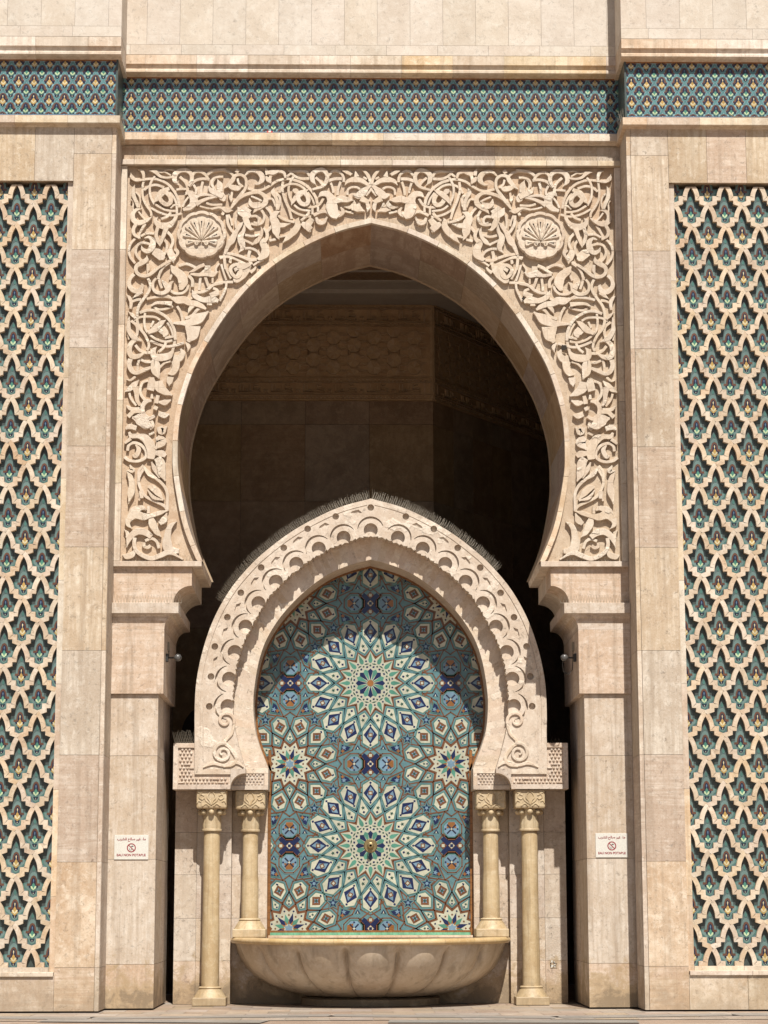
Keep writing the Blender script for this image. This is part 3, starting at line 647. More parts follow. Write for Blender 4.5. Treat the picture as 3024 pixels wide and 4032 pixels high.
# ================================================================ ARABESQUE CARVING (left half drawn, mirrored)
# every entry: widths | points, in the units of a 400-pixel measuring square (origin, scale)
CARVE = {
 'A': ((480, 650, 4.1475), """
5,70,60,40|145,125 165,200 230,245 340,245;10,60,40|262,75 318,92 352,150 355,260;45|340,237 480,225 600,240 740,305 850,425 915,560 940,690
40|355,250 335,400 345,540 400,660 470,760 480,830;40|540,185 480,270 455,380 470,520 530,640;40|545,640 660,710 780,745 890,748
40|475,700 600,770 740,815 860,820 970,790;45|360,410 450,345 560,325 690,365;10,90,120,60|530,620 580,550 660,450 775,385;75|610,520 660,610 740,650 800,600 780,510 710,450 640,450@
40|740,410 830,500 880,600 895,700 895,790;35|790,700 850,655 930,645;45|800,770 740,840 640,880;60|890,830 860,900 790,965
5,55,70,60,40|215,325 190,400 192,500 240,620 262,700;30|225,440 285,510 300,610 275,700;30|150,560 185,600 180,700 190,760
10,60,80,90,90,60,15|325,722 240,735 180,800 185,890 250,945 340,935 420,900 492,845;30|270,760 330,840 395,905;60,60,55,30|240,960 190,1050 205,1140 290,1205
50,40,40|380,960 320,1060 285,1130 285,1205;40|310,1160 400,1115 525,1118;10,70,100,120,110,60,40|590,850 548,910 600,975 690,1000 780,980 850,920 900,830
60,60,60,10|590,1010 560,1130 585,1240 622,1335;90,70,55,10|730,1010 690,1130 650,1240 622,1335;50|740,1090 810,1170 832,1260 805,1340;40,110,130,20|805,1330 790,1430 830,1510 842,1600
60,60,30|865,1370 912,1430 880,1510;42|225,1190 140,1290 115,1400 140,1510 215,1605;45|465,1295 360,1270 265,1300 225,1400 250,1490 310,1560
20,50,95,110,80,60,10|372,1200 445,1185 505,1250 490,1350 425,1415 345,1385 318,1322;120,160,150,60|510,1410 580,1440 650,1500 690,1535;45|690,1210 735,1290 725,1390 695,1460
10,70,50,40,40|450,100 545,115 620,185 720,212 830,200;30|560,90 640,120 700,115 800,170;26|690,90 770,75 870,90
10,80,95,80,80,70,70,40|930,335 862,250 868,160 940,100 1050,88 1130,150 1140,250 1092,350;50|945,190 1030,270 1068,350 1072,430
50|1100,345 1200,255 1320,225 1430,235;50|1135,190 1200,115 1290,112 1370,165 1405,235;50|1395,160 1480,100 1600,80 1700,75;40|890,400 960,392 1050,390
10,85,130,140,100,50|1025,500 1080,455 1150,500 1175,600 1115,690 1000,735;60,50,40,10|1200,530 1300,490 1440,495 1560,532;90,60,50,10|1210,640 1320,585 1430,545 1555,532
35|1090,520 1030,600 990,685;42|1170,320 1210,400 1205,470;45|1320,270 1298,370 1292,480;40|1375,618 1480,650 1640,645;30|1270,672 1400,705 1560,715 1680,690;40|1610,190 1500,220 1463,300 1510,395""",),
 'B': ((820, 650, 4.1475), """
45|0,150 80,100 220,80 340,110 415,175;70|450,85 500,115;40|245,190 140,200 75,270 75,350 125,410;10,105,100|150,235 185,330 190,440;20,90,100,90|0,350 60,430 160,475 240,520
110,120,50|190,460 240,540 262,590;10,60,10|330,470 372,550 372,612;40|392,400 380,500 360,565
20,70,80,60,50,50,50,50,60,65,40,10|262,385 340,320 400,245 440,180 530,165 605,215 622,300 605,390 540,480 475,570 390,685 360,732;60,95,95,10|340,350 400,372 480,385 560,358;40|478,220 500,300 565,362
45|640,380 760,412 880,402 1000,340 1120,262 1260,225 1400,240 1520,290 1650,375;30,50,70,95,90,45,10|600,175 680,105 790,105 868,170 880,245 820,308 755,322;10,60,50|932,50 955,105 960,165
30,80,40,20|940,190 975,240 1020,290 1030,295;60,90,55,50,40|960,130 1060,125 1150,105 1235,135 1262,215;60,50,20|1045,120 1012,210 1022,290
40|1285,185 1345,140;42|1390,190 1330,300 1310,400 1330,520 1390,640;45|1220,270 1210,400 1250,560 1310,700 1350,830 1362,880;42|1160,450 1240,350 1360,310 1480,330 1590,405
20,40,40,50,45|1300,92 1420,102 1520,95 1615,115 1655,180;40,45,50,50|1335,110 1420,185 1520,222 1650,218;50,95,60|1380,410 1430,430 1470,470;10,80,95,60,10|1645,400 1560,445 1450,520 1385,600 1355,662
75|1465,540 1510,625 1590,650 1635,590 1610,500 1550,450 1490,470@;38|1400,650 1500,720 1670,748;42|1315,710 1450,790 1580,832 1680,842
20,60,60,60,60,75,95,85,55,10|365,705 440,600 560,512 700,462 830,452 930,525 930,620 850,690 775,740 732,792;35|700,510 800,550 875,592;20,80,110,100|675,550 695,635 760,665 860,650
20,140,170,60|480,690 535,760 620,800 690,850;70|560,685 690,770;100,105,60,10|600,850 635,950 690,1040 755,1052;45|640,670 760,685 860,730 915,830 880,940 790,972 695,960;45|690,840 780,835 825,885 810,950 740,940
40|462,800 445,920 452,1025;35|330,800 370,900 388,985;50|308,810 320,950 375,1060 430,1115;40,40,90,10|50,722 190,698 310,745 410,745;50|190,700 250,755 228,812
10,70,70,100,120,70,50|582,920 520,990 462,1080 420,1160 380,1235 320,1325 270,1455;20,60,100,115,85,15|592,955 580,1070 525,1175 545,1265 562,1350 500,1432;45|600,1140 720,1162 845,1130;40|550,1210 640,1250 725,1292
10,50,60,80,20|860,1010 878,1090 850,1180 790,1250 712,1312;30,60,60,110,130,150,90,30|900,1030 958,1110 955,1200 890,1265 930,1355 925,1450 850,1520 795,1530;45|590,1360 700,1360 790,1400 845,1470
50|290,1440 420,1460 560,1500 680,1550 795,1542;40|190,1520 300,1500 430,1530 590,1612;40|262,1450 262,1560 280,1700;40|380,1490 358,1600;55|680,1395 660,1500 705,1625
10,80,60,60,60|1080,370 1060,445 1100,525 1130,620 1132,735;45|1095,460 1165,520 1170,620 1140,710;40|980,555 1050,560 1105,680
20,90,130,150,140,60,10|1172,765 1100,795 1062,870 1098,960 1110,1080 1132,1170 1162,1222;100,80,10|1120,985 1220,985 1345,960;45|925,670 1000,750 1030,810;45|1140,820 1200,870 1300,910 1410,932
10,80,110,120,90,20|1482,860 1455,920 1460,1000 1400,1090 1310,1180 1220,1272;50|1062,968 970,1082;45|1000,1232 1110,1208;35|1145,1178 1290,1150;40|1515,905 1620,835 1655,775;60,120,110|1520,960 1600,1000 1670,1062""",),
 'C': ((1100, 650, 4.1475), """
10,80,90,80,80,70,70,50,40|600,332 542,250 542,160 620,95 720,90 780,170 768,270 700,355 540,405;45|590,200 660,262 715,335;40,45,45,45|810,170 870,100 950,98 1030,150;45|1025,150 1050,215 1050,275;55|795,262 900,228 1020,225
40|840,290 870,380 880,455;45|1000,268 962,380 950,490;50|230,240 370,290 500,390 590,520 625,645;35|460,440 530,540 572,645
20,90,110,150,200,180,100|640,530 700,475 790,485 850,570 855,680 890,790 960,850;100,120,100,15|880,605 1000,560 1100,572 1212,582;45|722,540 655,640 560,682 445,682
100,100,70,30|860,785 960,812 1040,765 1000,692;50|560,822 660,772 760,762 835,825;40,80,70,30|600,860 640,935 720,942 782,850;20,60,50|1030,100 1100,122 1175,165;10,45|1150,92 1182,150
10,70,100,80,60,30|1070,332 1130,262 1240,240 1350,262 1430,312 1500,332;10,90|1240,98 1262,195;10,50,60,50,40|1350,90 1405,122 1452,185 1480,260 1482,315;40|1370,200 1432,232
40|1110,482 1120,400 1180,362 1260,360 1315,392;30,130,130,70,40|1198,490 1290,500 1370,442 1440,372 1492,342;110,80,15|1330,545 1420,590 1482,592;35|1480,362 1532,440 1585,502
10,90,60,10|1222,580 1218,655 1150,698 1058,690;90,130,15|1180,702 1280,712 1395,765;40|1075,752 1212,782;60,70,10|1430,612 1452,695 1432,772;40|540,695 540,805;40|630,680 630,765
45|490,770 440,832 355,912;80,130,40|370,960 460,1005 502,1092;90,120|540,880 470,965;30,100|1302,622 1290,690""",),
 'D': ((480, 950, 4.1475), """
10,80,90,70,60,60,60,60,50,50|410,235 398,310 320,362 242,412 232,490 290,555 390,572 480,532 590,445 700,372;50|690,378 810,305;50,60,20|425,370 430,450 412,532
60,60,75,85,90,60,10|200,540 132,620 120,720 190,805 290,810 332,730 312,690;10,60,50|175,935 260,872 340,830;48|420,600 460,690 452,790 400,880 340,960 280,1050 250,1160 250,1300 290,1420 370,1520 430,1640
40,45,50,60,70,85,60,20|560,610 512,680 512,780 570,842 680,850 760,790 792,700 845,660;45|590,560 620,680 652,765;20,80,90|652,640 705,700 745,765;45|785,340 680,420 620,520 592,620
30,130,150,170,100,30|800,400 865,480 960,560 1000,665 970,760 940,792;45|770,790 860,850 980,850 1060,790 1082,720;40|825,520 780,625;45|405,942 540,912 700,900 810,925;45|700,860 825,935
60,130,130,100,100,80,40|820,935 920,965 1020,962 1100,1010 1200,1022 1300,1062 1372,1112;30,50,60,80|480,1060 560,1015 680,1012 820,1025;40|520,1070 600,1112 720,1102 835,1060;45|900,1060 950,1140 980,1230 992,1322
10,60,80|1080,1182 1112,1110 1160,1050;50|1035,1262 1150,1212 1230,1120 1325,1068;50|290,1170 400,1132 520,1132 640,1182 740,1252 812,1350 860,1470 872,1610;10,60,60,45|72,880 122,925 150,1000 142,1105;50|150,990 230,958 315,950
40|200,1292 300,1240 420,1230 540,1240 625,1285;40|378,1170 365,1300 380,1420 440,1512 560,1600 700,1640 825,1622;10,90,115,60|722,1290 640,1345 560,1425 430,1502;140,130,40|640,1425 700,1500 690,1562;120|480,1350 510,1362
35|740,1330 800,1430 832,1532;45|700,1580 855,1552;20,60,80,90,60|120,1232 112,1350 115,1450 180,1560 255,1600;50|150,1300 240,1380 252,1480 228,1565;10,60,40|100,1150 170,1205 222,1262;30|88,1480 112,1605
40,60,120,180,30|840,1340 950,1342 1100,1335 1250,1265 1420,1150;260,210,60|1160,1390 1150,1530 1080,1645;20,50,60,60|1098,512 1180,480 1260,425 1352,388;50,60,130,100,10|1120,530 1260,552 1380,515 1480,542 1575,500
90,120|1400,400 1400,510;20,90,90,130,60|1148,800 1200,900 1330,962 1480,952 1575,982;50|1180,832 1300,832 1400,790 1500,712 1645,680;150,150|1490,830 1525,905;45|1282,590 1270,700 1262,795;50|1360,580 1400,700 1432,765
35|1480,590 1480,685;50|930,402 1060,372 1205,432;55|1090,560 1150,640 1152,745;80,90|1430,1010 1430,1045;40|1180,900 1090,960""",),
 'E': ((480, 1200, 4.1475), """
20,60,80,90,90,80,30|322,600 240,572 152,635 120,740 160,842 260,845 375,790;50|220,660 290,742 380,782 465,782;80,80,80,60,70,50|140,890 120,980 162,1080 240,1122 360,1072 475,1030
45|290,860 262,960 252,1085;45|310,900 400,932 495,932;45|430,600 440,680 410,745;45|460,590 600,650 740,682 880,662 1015,622;45|720,620 680,700 600,772;45,50|870,570 820,782
20,90,110,130,120,60|570,690 512,762 535,850 640,865 760,842 825,770;120,120,90,30|840,872 930,882 992,800 960,722;140,120,110,30|880,925 880,1020 830,1108 750,1132;40,60,90,10|510,900 500,1000 530,1100 602,1212
60,100,60,10|560,900 580,1000 592,1130 612,1205;40|620,1022 700,950 795,920;120,100,10|790,1180 780,1262 770,1332;30,70,10|1040,622 1090,682 1076,772;10,40,45|70,1222 142,1232 222,1170
20,100,90,20|282,1230 200,1312 130,1372 50,1422;110,80,70,40|220,1342 240,1450 250,1560 292,1650;40|120,1440 150,1540 235,1645;40,50|430,1240 342,1270 300,1370 312,1470 375,1555
80,140,130|490,1190 490,1300 462,1400;130,170,120,30|600,1250 620,1352 700,1422 822,1482;60,70|590,1480 560,1610;30,60|490,1460 490,1535;40,100,30|600,1592 700,1600 802,1560""",),
 'F': ((480, 1500, 3.173), """
30,60,55,55,50,40|372,250 300,262 258,330 272,420 340,470 412,440;50|400,330 445,352;60,75,20|460,410 530,432 592,420;20,50,40|58,310 112,352 222,350;55|78,450 150,385 240,380;30,150,130,30|130,462 220,482 300,542 382,572
40,36|300,512 368,505 388,560 350,602;30,70,60|48,602 100,572 182,592;80,100,20|470,572 500,632 562,570;30,60,60,110,120,110,90|90,640 120,690 200,692 290,722 350,802 370,900 360,975;30,50|38,782 112,722
60,140,30|440,702 490,762 418,852;30|340,672 402,642;38|70,870 85,805 150,772 240,802 300,880 290,960 200,1002 90,992 28,950;20,60,60,20|170,800 212,862 172,940 130,930;60,90,50|420,902 500,912 545,942
90,120,100,20|440,962 482,1032 500,1150 542,1252;20,60,50|370,1012 410,1100 482,1205;34|270,1052 212,1130 210,1252;30|270,1062 330,1170 432,1222;20,70,10|100,1052 130,1120 58,1122""",),
 'G': ((440, 1600, 3.403), """
10,70,80,100,10|200,872 250,952 270,1052 260,1150 226,1312;40|430,832 372,930 360,1022 400,1130 460,1210 580,1272 700,1332 748,1402;42|440,832 560,940 680,1042 740,1152 742,1290 742,1385
30,85,90,20|480,1082 540,1092 612,1152 692,1252;20,50,20|480,1122 560,1222 692,1262;50|390,1132 402,1232;80|370,1225 392,1238;40|490,1332 490,1432;20,110,70,20|210,1480 300,1402 400,1362 462,1392
60,120,100,60,60,20|200,1562 300,1452 420,1480 520,1470 640,1432 742,1402;90,60,10|230,1502 216,1580 272,1642;60,110,80,10|520,1472 550,1580 602,1682 662,1752;20,90,60|740,1430 700,1522 642,1572
10,50,40|165,1652 210,1702 206,1762;10,80,90,90,70|200,1892 242,1762 340,1682 450,1692 532,1752;50,50,60,70,20|310,1762 302,1862 352,1962 520,2040 650,2002 780,1962 952,2052;40|448,1802 530,1772 600,1812 632,1902
45|430,1822 432,1872 480,1892 522,1862;20,80,80,40|145,1992 200,2012 270,1992 312,1932;10,70,90,130,130,60|870,1545 782,1612 750,1722 742,1850 782,1930 902,1942""",),
 'H': ((780, 900, 2.72), """
40|350,425 362,485 410,525 450,500 455,430 410,388@;70,80,50,10|420,395 480,405 540,392 578,378;40,80,110,90,20|380,560 420,545 470,490 520,440 566,398;26|225,302 330,300 430,342 525,385
24|248,382 270,460 302,555;26|285,315 300,430 352,535;26|350,315 338,362;30|125,625 180,592 260,575 375,572;26|304,570 292,650 232,775;50,60|400,420 420,450;30|160,640 205,660 210,700;24|225,375 190,430 200,480
20,30,40|620,410 600,440 560,470;24|700,330 640,360 590,395""",),
}
BL = [(x, z) for x, z in BO]
def arch_x(z):          # outer edge of the rim at height z (left half, negative)
    for i in range(1, len(BL)):
        if (BL[i - 1][1] - z) * (BL[i][1] - z) <= 0 and BL[i - 1][1] != BL[i][1]:
            t = (z - BL[i - 1][1]) / (BL[i][1] - BL[i - 1][1]); return BL[i - 1][0] + t * (BL[i][0] - BL[i - 1][0])
    return 0.
cv = MB(); cr = random.Random(3); cnt = 0
def carve_xz(px, py): return U(px, py, .03)
for key, (hdr, *_) in [(k, (v[0],) + tuple(v[1:])) for k, v in CARVE.items()]:
    ox, oy, sc = hdr; data = CARVE[key][1]
    for ln in data.replace('\n', ';').split(';'):
        ln = ln.strip()
        if not ln: continue
        closed = ln.endswith('@'); ln = ln.rstrip('@')
        w, p = ln.split('|')
        pts = [carve_xz(ox + float(a.split(',')[0]) / sc, oy + float(a.split(',')[1]) / sc) for a in p.split()]
        ws = [max(.006, float(q) / sc / 251.) for q in w.split(',')]
        if len(ws) == 2 and len(pts) == 2 and abs(ws[0] - ws[1]) < 1e-9: pass
        pts = [(max(-FX + .02, x), max(PB + .01, min(z, PT - .03))) for x, z in pts]
        for sg in (1, -1):
            cnt += 1
            thin = max(ws) < .055
            y0 = (.020 if thin else .004) + (cnt * 37 % 41) * .00034
            q = [(sg * x, z) for x, z in pts]
            cv.ribbon(q, ws, y0, .081, bev=.0045, samples=5, closed=closed)
cvo = cv.build('arabesque_relief', MS['carve'], fac)
# shell medallions
for sg in (-1, 1):
    mb = MB(); cx, cz = U(793.5, 922.5, -.02); cx *= -1 * sg if False else (1 if sg < 0 else -1); R = .405
    def blob(n, r, amp, ph=0.):
        return [(cx + (r * (1 - amp) + r * amp * abs(math.cos(n / 2 * t + ph)) ** .6) * math.cos(t), cz + (r * (1 - amp) + r * amp * abs(math.cos(n / 2 * t + ph)) ** .6) * math.sin(t)) for t in [2 * PI * i / 144 for i in range(144)]]
    mb.prism(blob(12, R, .045), .0, .081)
    ring = blob(12, R - .012, .05); ri = blob(12, R - .055, .05)
    A = [(x, -.03, z) for x, z in ring]; B = [(x, -.03, z) for x, z in ri]
    mb.strip(B, A, True); mb.strip([(x, .0, z) for x, z in blob(12, R, .045)], A, True); mb.strip(B, [(x, .002, z) for x, z in ri], True)
    b0 = (cx, cz - .105)
    for k in range(9):
        a = math.radians(90 + (1 if k > 4 else -1) * (0, 22, 43, 68, 98)[abs(k - 4)]); ln_ = .255 - .012 * abs(k - 4) - (.02 if abs(k - 4) > 3 else 0)
        L = .30 if abs(k - 4) < 2 else (.29 if abs(k - 4) < 3 else .25)
        L = (.385, .38, .355, .32, .255)[abs(k - 4)]
        e = (b0[0] + math.cos(a) * L, b0[1] + math.sin(a) * L)
        def at_(t): return (b0[0] + (e[0] - b0[0]) * t, b0[1] + (e[1] - b0[1]) * t)
        mb.ribbon([at_(.06), at_(.35), at_(.62), at_(.84), at_(.96), at_(1.0)], [.008, .034, .066, .104, .100, .03], -.030 - .0012 * (k % 3), .0, bev=.014)
        mb.ribbon([at_(.55), at_(.72), at_(.85)], [.004, .012, .024], -.0338, -.028, mi=1, bev=.001)  # dark teardrop painted as the shade of a hole in the petal
    for s2 in (-1, 1):
        sp = [(cx + s2 * (.075 + .042 * (1 - t * .12) * math.cos(PI * .9 - t * 2.2) * (1 - t * .13)), cz - .15 + .042 * (1 - t * .13) * math.sin(PI * .9 - t * 2.2)) for t in [i * .5 for i in range(10)]]
        mb.ribbon([(cx + s2 * .01, cz - .13), (cx + s2 * .03, cz - .115)] + sp, [.02, .022, .02, .016], -.038, .012, bev=.005)
    mb.build('shell_medallion', [MS['carve'], MS['dark']], cvo, bevel=0)

# ================================================================ PILASTERS AND IMPOSTS
def inner_prism(mb, poly, y0, y1): mb.prism(poly, y0, y1)
PBACK = 2.36
for sgn in (-1, 1):
    X = lambda px, py, Y=0.: abs(xof(px, py, Y))
    root_x = PX - .002
    p = MB()
    xi = X(603, 3980, .05); zt = zof(2733, .05)
    zs = [.02, zof(3795, .05), zof(3382, .05), zof(2975, .05), zt]
    for j in range(4):
        p.box(sgn * root_x, sgn * xi, .05 + rnd.uniform(0, .001), .11, zs[j] + .0025, zs[j + 1] - .0025)
        for (ya, yb) in ((.112, 1.2), (1.203, PBACK)): p.box(sgn * (xi + .001), sgn * (xi + .06), ya, yb, zs[j] + .0025, zs[j + 1] - .0025)
    p.box(sgn * root_x, sgn * (xi + .03), .08, PBACK - .02, .03, zt, 1)
    pil = p.build('pilaster', [MS['pil'], MS['mortar']], fac)
    c = MB(); xc = X(645, 2600, 0.); zc1 = zof(2478, 0.)
    c.box(sgn * root_x, sgn * xc, 0., .4, zt + .001, zc1); c.box(sgn * root_x, sgn * xc, .402, PBACK, zt + .001, zc1)
    # cove: front and inner side, concave
    xl = X(703, 2400, -.1); zl0, zl1 = zof(2415, -.1), zof(2373, -.1)
    K = 8; prev = None
    for k in range(K + 1):
        t = k / K; a = t * PI / 2
        d = 1 - math.cos(a); z = zc1 + (zl0 - zc1) * math.sin(a)
        x = xc + (xl - .03 - xc) * -1 * -d if False else xc - (xc - (xl + .03)) * d; y = -.085 * d
        cur = (x, y, z)
        if prev:
            (x0, y0, z0), (x1, y1, z1) = prev, cur
            q = [(sgn * root_x, y0, z0), (sgn * x0, y0, z0), (sgn * x0, PBACK, z0)]; r = [(sgn * root_x, y1, z1), (sgn * x1, y1, z1), (sgn * x1, PBACK, z1)]
            c.add(q + r, [(0, 1, 4, 3), (1, 2, 5, 4)] if sgn < 0 else [(3, 4, 1, 0), (4, 5, 2, 1)])
        prev = cur
    c.box(sgn * root_x, sgn * xl, -.11, .5, zl0, zl1); c.box(sgn * root_x, sgn * xl, .503, PBACK, zl0, zl1)
    c.build('capital', MS['pil'], pil, bevel=.006)
    # impost block with a hollow corner
    im = MB(); xb = X(755, 2300, .07); xe = X(683, 2370, .07); zb = zof(2373, .07); zt2 = PB - .085; zq = zof(2306, .07)
    hol = [(xb - (xb - xe) * 0 + (xe - xb) * (1 - math.cos(a)) * 1.0, zq - (zq - zb) * math.sin(a)) for a in [PI / 2 * i / 8 for i in range(9)]]
    # concave quarter: centre at the lower inner corner
    hol = [(xb + (xe - xb) * math.sin(a), zb + (zq - zb) * math.cos(a)) for a in [PI / 2 * i / 8 for i in range(9)]]
    poly = [(sgn * root_x, zt2), (sgn * xb, zt2)] + [(sgn * a, b) for a, b in hol] + [(sgn * root_x, zb)]
    im.prism(poly, .07, .9, 0); im.prism(poly, .903, PBACK, 0)
    im.build('impost', MS['pil'], pil)
    lp = MB(); xf = abs(BIs[-1][0])
    lp.box(sgn * root_x, sgn * (xf + .012), -.004, .3, PB - .085, PB)
    poly = [(sgn * root_x, PB - .087), (sgn * (xf + .02), PB - .087), (sgn * (xf + .0), PB), (sgn * root_x, PB)]
    lp.prism(poly, .302, PBACK)
    lp.build('impost_ledge', MS['ledge'], pil, bevel=.005)

# ================================================================ VESTIBULE BEHIND THE ARCH
BY = 6.0
cxr, _ = U(1704, 1500, BY)
zT = zof(1203, BY, 1690)
rx1, _ = U(2163, 1745, 9.86)
ux, uy = norm((rx1 - cxr, 9.86 - BY))
vs_ = MB()
def wall_pt(t, right): # t metres from the corner
    return (cxr + ux * t, BY + uy * t) if right else (cxr - t, BY)
def wq(mb, right, t0, t1, z0, z1, out=0., mi=0, th=.04):
    """block lying on the vestibule wall, out = how far it stands off"""
    nx, ny = (-uy * -1, -ux) if right else (0, -1)
    if right: nx, ny = uy, -ux
    if right: nx, ny = -uy, ux
    if right and ny > 0: nx, ny = -nx, -ny
    a = wall_pt(t0, right); b = wall_pt(t1, right)
    f0 = (a[0] + nx * out, a[1] + ny * out); f1 = (b[0] + nx * out, b[1] + ny * out)
    k0 = (a[0] + nx * (out - th), a[1] + ny * (out - th)); k1 = (b[0] + nx * (out - th), b[1] + ny * (out - th))
    vs = [(*f0, z0), (*f1, z0), (*f1, z1), (*f0, z1), (*k0, z0), (*k1, z0), (*k1, z1), (*k0, z1)]
    fs = [(0, 1, 2, 3), (1, 5, 6, 2), (5, 4, 7, 6), (4, 0, 3, 7), (3, 2, 6, 7), (4, 5, 1, 0)]
    mb.add(vs, fs, mi)
zz = lambda py: zof(py, BY, 1690)
bands = dict(k1=(zz(1269), zz(1220)), d1=(zz(1285), zz(1272)), fld=(zz(1489), zz(1287)), d2=(zz(1506), zz(1491)), k2=(zz(1552), zz(1510)), d3=(zz(1572), zz(1557)), top=(zz(1218), zz(1205)))
for right in (False, True):
    w = MB(); Lw = 6.5 if not right else 9.
    zj = [0, 2.2, 4.4, 6.6, zz(1974), zz(1672), zz(1580)]
    t = .0; ts = [0]
    while t < Lw: t += (1.2 if not right else .75); ts.append(t)
    for i in range(len(ts) - 1):
        for j in range(len(zj) - 1): wq(w, right, ts[i] + .003, ts[i + 1] - .003, zj[j] + .003, zj[j + 1] - .003)
    wq(w, right, 0, Lw + 1, 0, zT + 1, -.03, 1)
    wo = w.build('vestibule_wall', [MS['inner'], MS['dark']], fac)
    bd = MB()
    wq(bd, right, .0, Lw, zz(1580), zT, .0)                     # frieze ground
    for a, b in ((zz(1579), zz(1574)), (zz(1555), zz(1553)), (zz(1509), zz(1507)), (zz(1490), zz(1488)), (zz(1287), zz(1285)), (zz(1271), zz(1269)), (zz(1220), zz(1218)), (zz(1206), zT)):
        wq(bd, right, .02, Lw, a, b + .0, .05)
    wq(bd, right, .0, .05, zz(1580), zT, .035); wq(bd, right, .14, .17, bands['k1'][0] - .02, bands['k1'][1] + .02, .03); wq(bd, right, .14, .17, bands['k2'][0] - .02, bands['k2'][1] + .02, .03)
    for z0, z1 in (bands['d1'], bands['d2'], bands['d3'], bands['top']):
        t = .06
        while t < Lw * .8:
            zm = (z0 + z1) / 2; wq(bd, right, t, t + .035, zm - .028, zm + .0, .02); wq(bd, right, t + .035, t + .07, zm + .002, zm + .028, .02); t += .075
    bd.build('frieze_moulding', MS['inner2'], wo)
    # kufic inscription, a repeated word cut in relief
    kf = MB()
    for z0, z1 in (bands['k1'], bands['k2']):
        h = z1 - z0; t = .24; kf = MB()
        while t < Lw * .8:
            o = .03 if right else .045
            zb_, zt_ = z0 + .18 * h, z1 - .12 * h; w_ = .018
            # word drawn right-to-left away from the corner: kaf, lam, mim, lam, alif
            def bar(a, b, za, zb2): wq(kf, right, t + a, t + b, zb_ + za * (zt_ - zb_), zb_ + zb2 * (zt_ - zb_), o)
            if right:
                f = lambda q: .60 - q
            else: f = lambda q: q
            def B2(a, b, za, zb2):
                a, b = sorted((f(a), f(b))); bar(a, b, za, zb2)
            B2(.00, .20, .0, .10); B2(.00, .02, .0, .45); B2(.00, .14, .35, .45); B2(.12, .14, .35, .95); B2(.05, .14, .85, .95)
            B2(.19, .21, .0, 1.0); B2(.21, .30, .0, .10); B2(.245, .265, .0, .35); B2(.28, .30, .0, .35); B2(.245, .30, .28, .38)
            B2(.32, .34, .0, 1.0); B2(.30, .34, .0, .10); B2(.38, .40, .0, 1.0); B2(.36, .40, .0, .10)
            B2(.46, .48, -.15, .30); B2(.46, .54, .22, .30); B2(.52, .54, .0, .30)
            t += .60
        kf.build('kufic_inscription', MS['inner2'], wo)
    # star-and-line field
    sf = MB(); z0, z1 = bands['fld']; h = z1 - z0
    def seg3(t0, za, t1, zb, wdt=.02, o=.04):
        if right: o = .012
        dx, dz = norm((t1 - t0, zb - za)); nx_, nz_ = -dz * wdt / 2, dx * wdt / 2
        P = [(t0 - nx_, za - nz_), (t1 - nx_, zb - nz_), (t1 + nx_, zb + nz_), (t0 + nx_, za + nz_)]
        nx2, ny2 = (0, -1)
        if right:
            nx2, ny2 = (-uy, ux) if ux < 0 else (uy, -ux)
            if ny2 > 0: nx2, ny2 = -nx2, -ny2
        V = []
        for oo in (o, -.002):
            for tt, zq_ in P:
                q = wall_pt(tt, right); V.append((q[0] + nx2 * oo, q[1] + ny2 * oo, zq_))
        sf.add(V, [(0, 1, 2, 3), (0, 4, 5, 1), (1, 5, 6, 2), (2, 6, 7, 3), (3, 7, 4, 0)])
    pz = h / 2.0; pt = pz * 1.68
    k = 0; t = .35
    cells = []
    while t < Lw * .8:
        for r in range(4):
            cz = z1 - .22 * h + (-r) * .29 * h if False else z1 - (.22 + .29 * r) * h + (0 if k % 2 == 0 else .145 * h)
            if z0 + .02 < cz < z1 - .02: cells.append((t, cz))
        t += .38; k += 1
    for t, cz in cells:
        R1 = .135; R2 = .26
        for i in range(12):
            a = i * PI / 6; b = a + PI / 6; mid_ = a + PI / 12
            Q = [(t, cz), (t + R1 * math.cos(a), cz + R1 * math.sin(a)), (t + R1 * .86 * math.cos(mid_), cz + R1 * .86 * math.sin(mid_)), (t + R1 * math.cos(b), cz + R1 * math.sin(b))]
            if min(q[1] for q in Q) < z0 or max(q[1] for q in Q) > z1: continue
            nx2, ny2 = (0, -1)
            if right:
                nx2, ny2 = uy, -ux
                if ny2 > 0: nx2, ny2 = -nx2, -ny2
            V = []
            for tt, zq_ in Q:
                w_p = wall_pt(tt, right); V.append((w_p[0] + nx2 * .03, w_p[1] + ny2 * .03, zq_))
            sf.add(V, [(0, 1, 2, 3)])
        for i in range(8):
            a = PI / 8 + i * PI / 4; b = a + PI / 4
            if z0 < cz + R1 * math.sin(a) < z1 and z0 < cz + R1 * math.sin(b) < z1: seg3(t + R1 * math.cos(a), cz + R1 * math.sin(a), t + R1 * math.cos(b), cz + R1 * math.sin(b))
            a2 = a + PI * 3 / 4
            p0 = (t + R2 * math.cos(a), cz + R2 * math.sin(a)); p1 = (t + R2 * math.cos(a2), cz + R2 * math.sin(a2))
            zlo, zhi = z0 + .01, z1 - .01
            if all(zlo < q[1] < zhi for q in (p0, p1)) and i % 2 == 0: seg3(*p0, *p1, .014, .016)
            pm = (t + R1 * math.cos(a), cz + R1 * math.sin(a))
            if zlo < p0[1] < zhi and zlo < pm[1] < zhi: seg3(*pm, *p0, .014, .015)
    sf.build('star_relief', MS['inner2'], wo)
ce = MB()
ce.box(-7.4, 7.4, 2.38, 5.2, zT + .16, zT + .3, 1); ce.box(-7.4, 12, 5.2, 16, zT + .01, zT + .15)
ce.box(-7.4, 7.4, 3.95, 4.66, zT + .10, zT + .16, 1); ce.box(-7.4, 7.4, 4.66, 5.2, zT + .09, zT + .16)
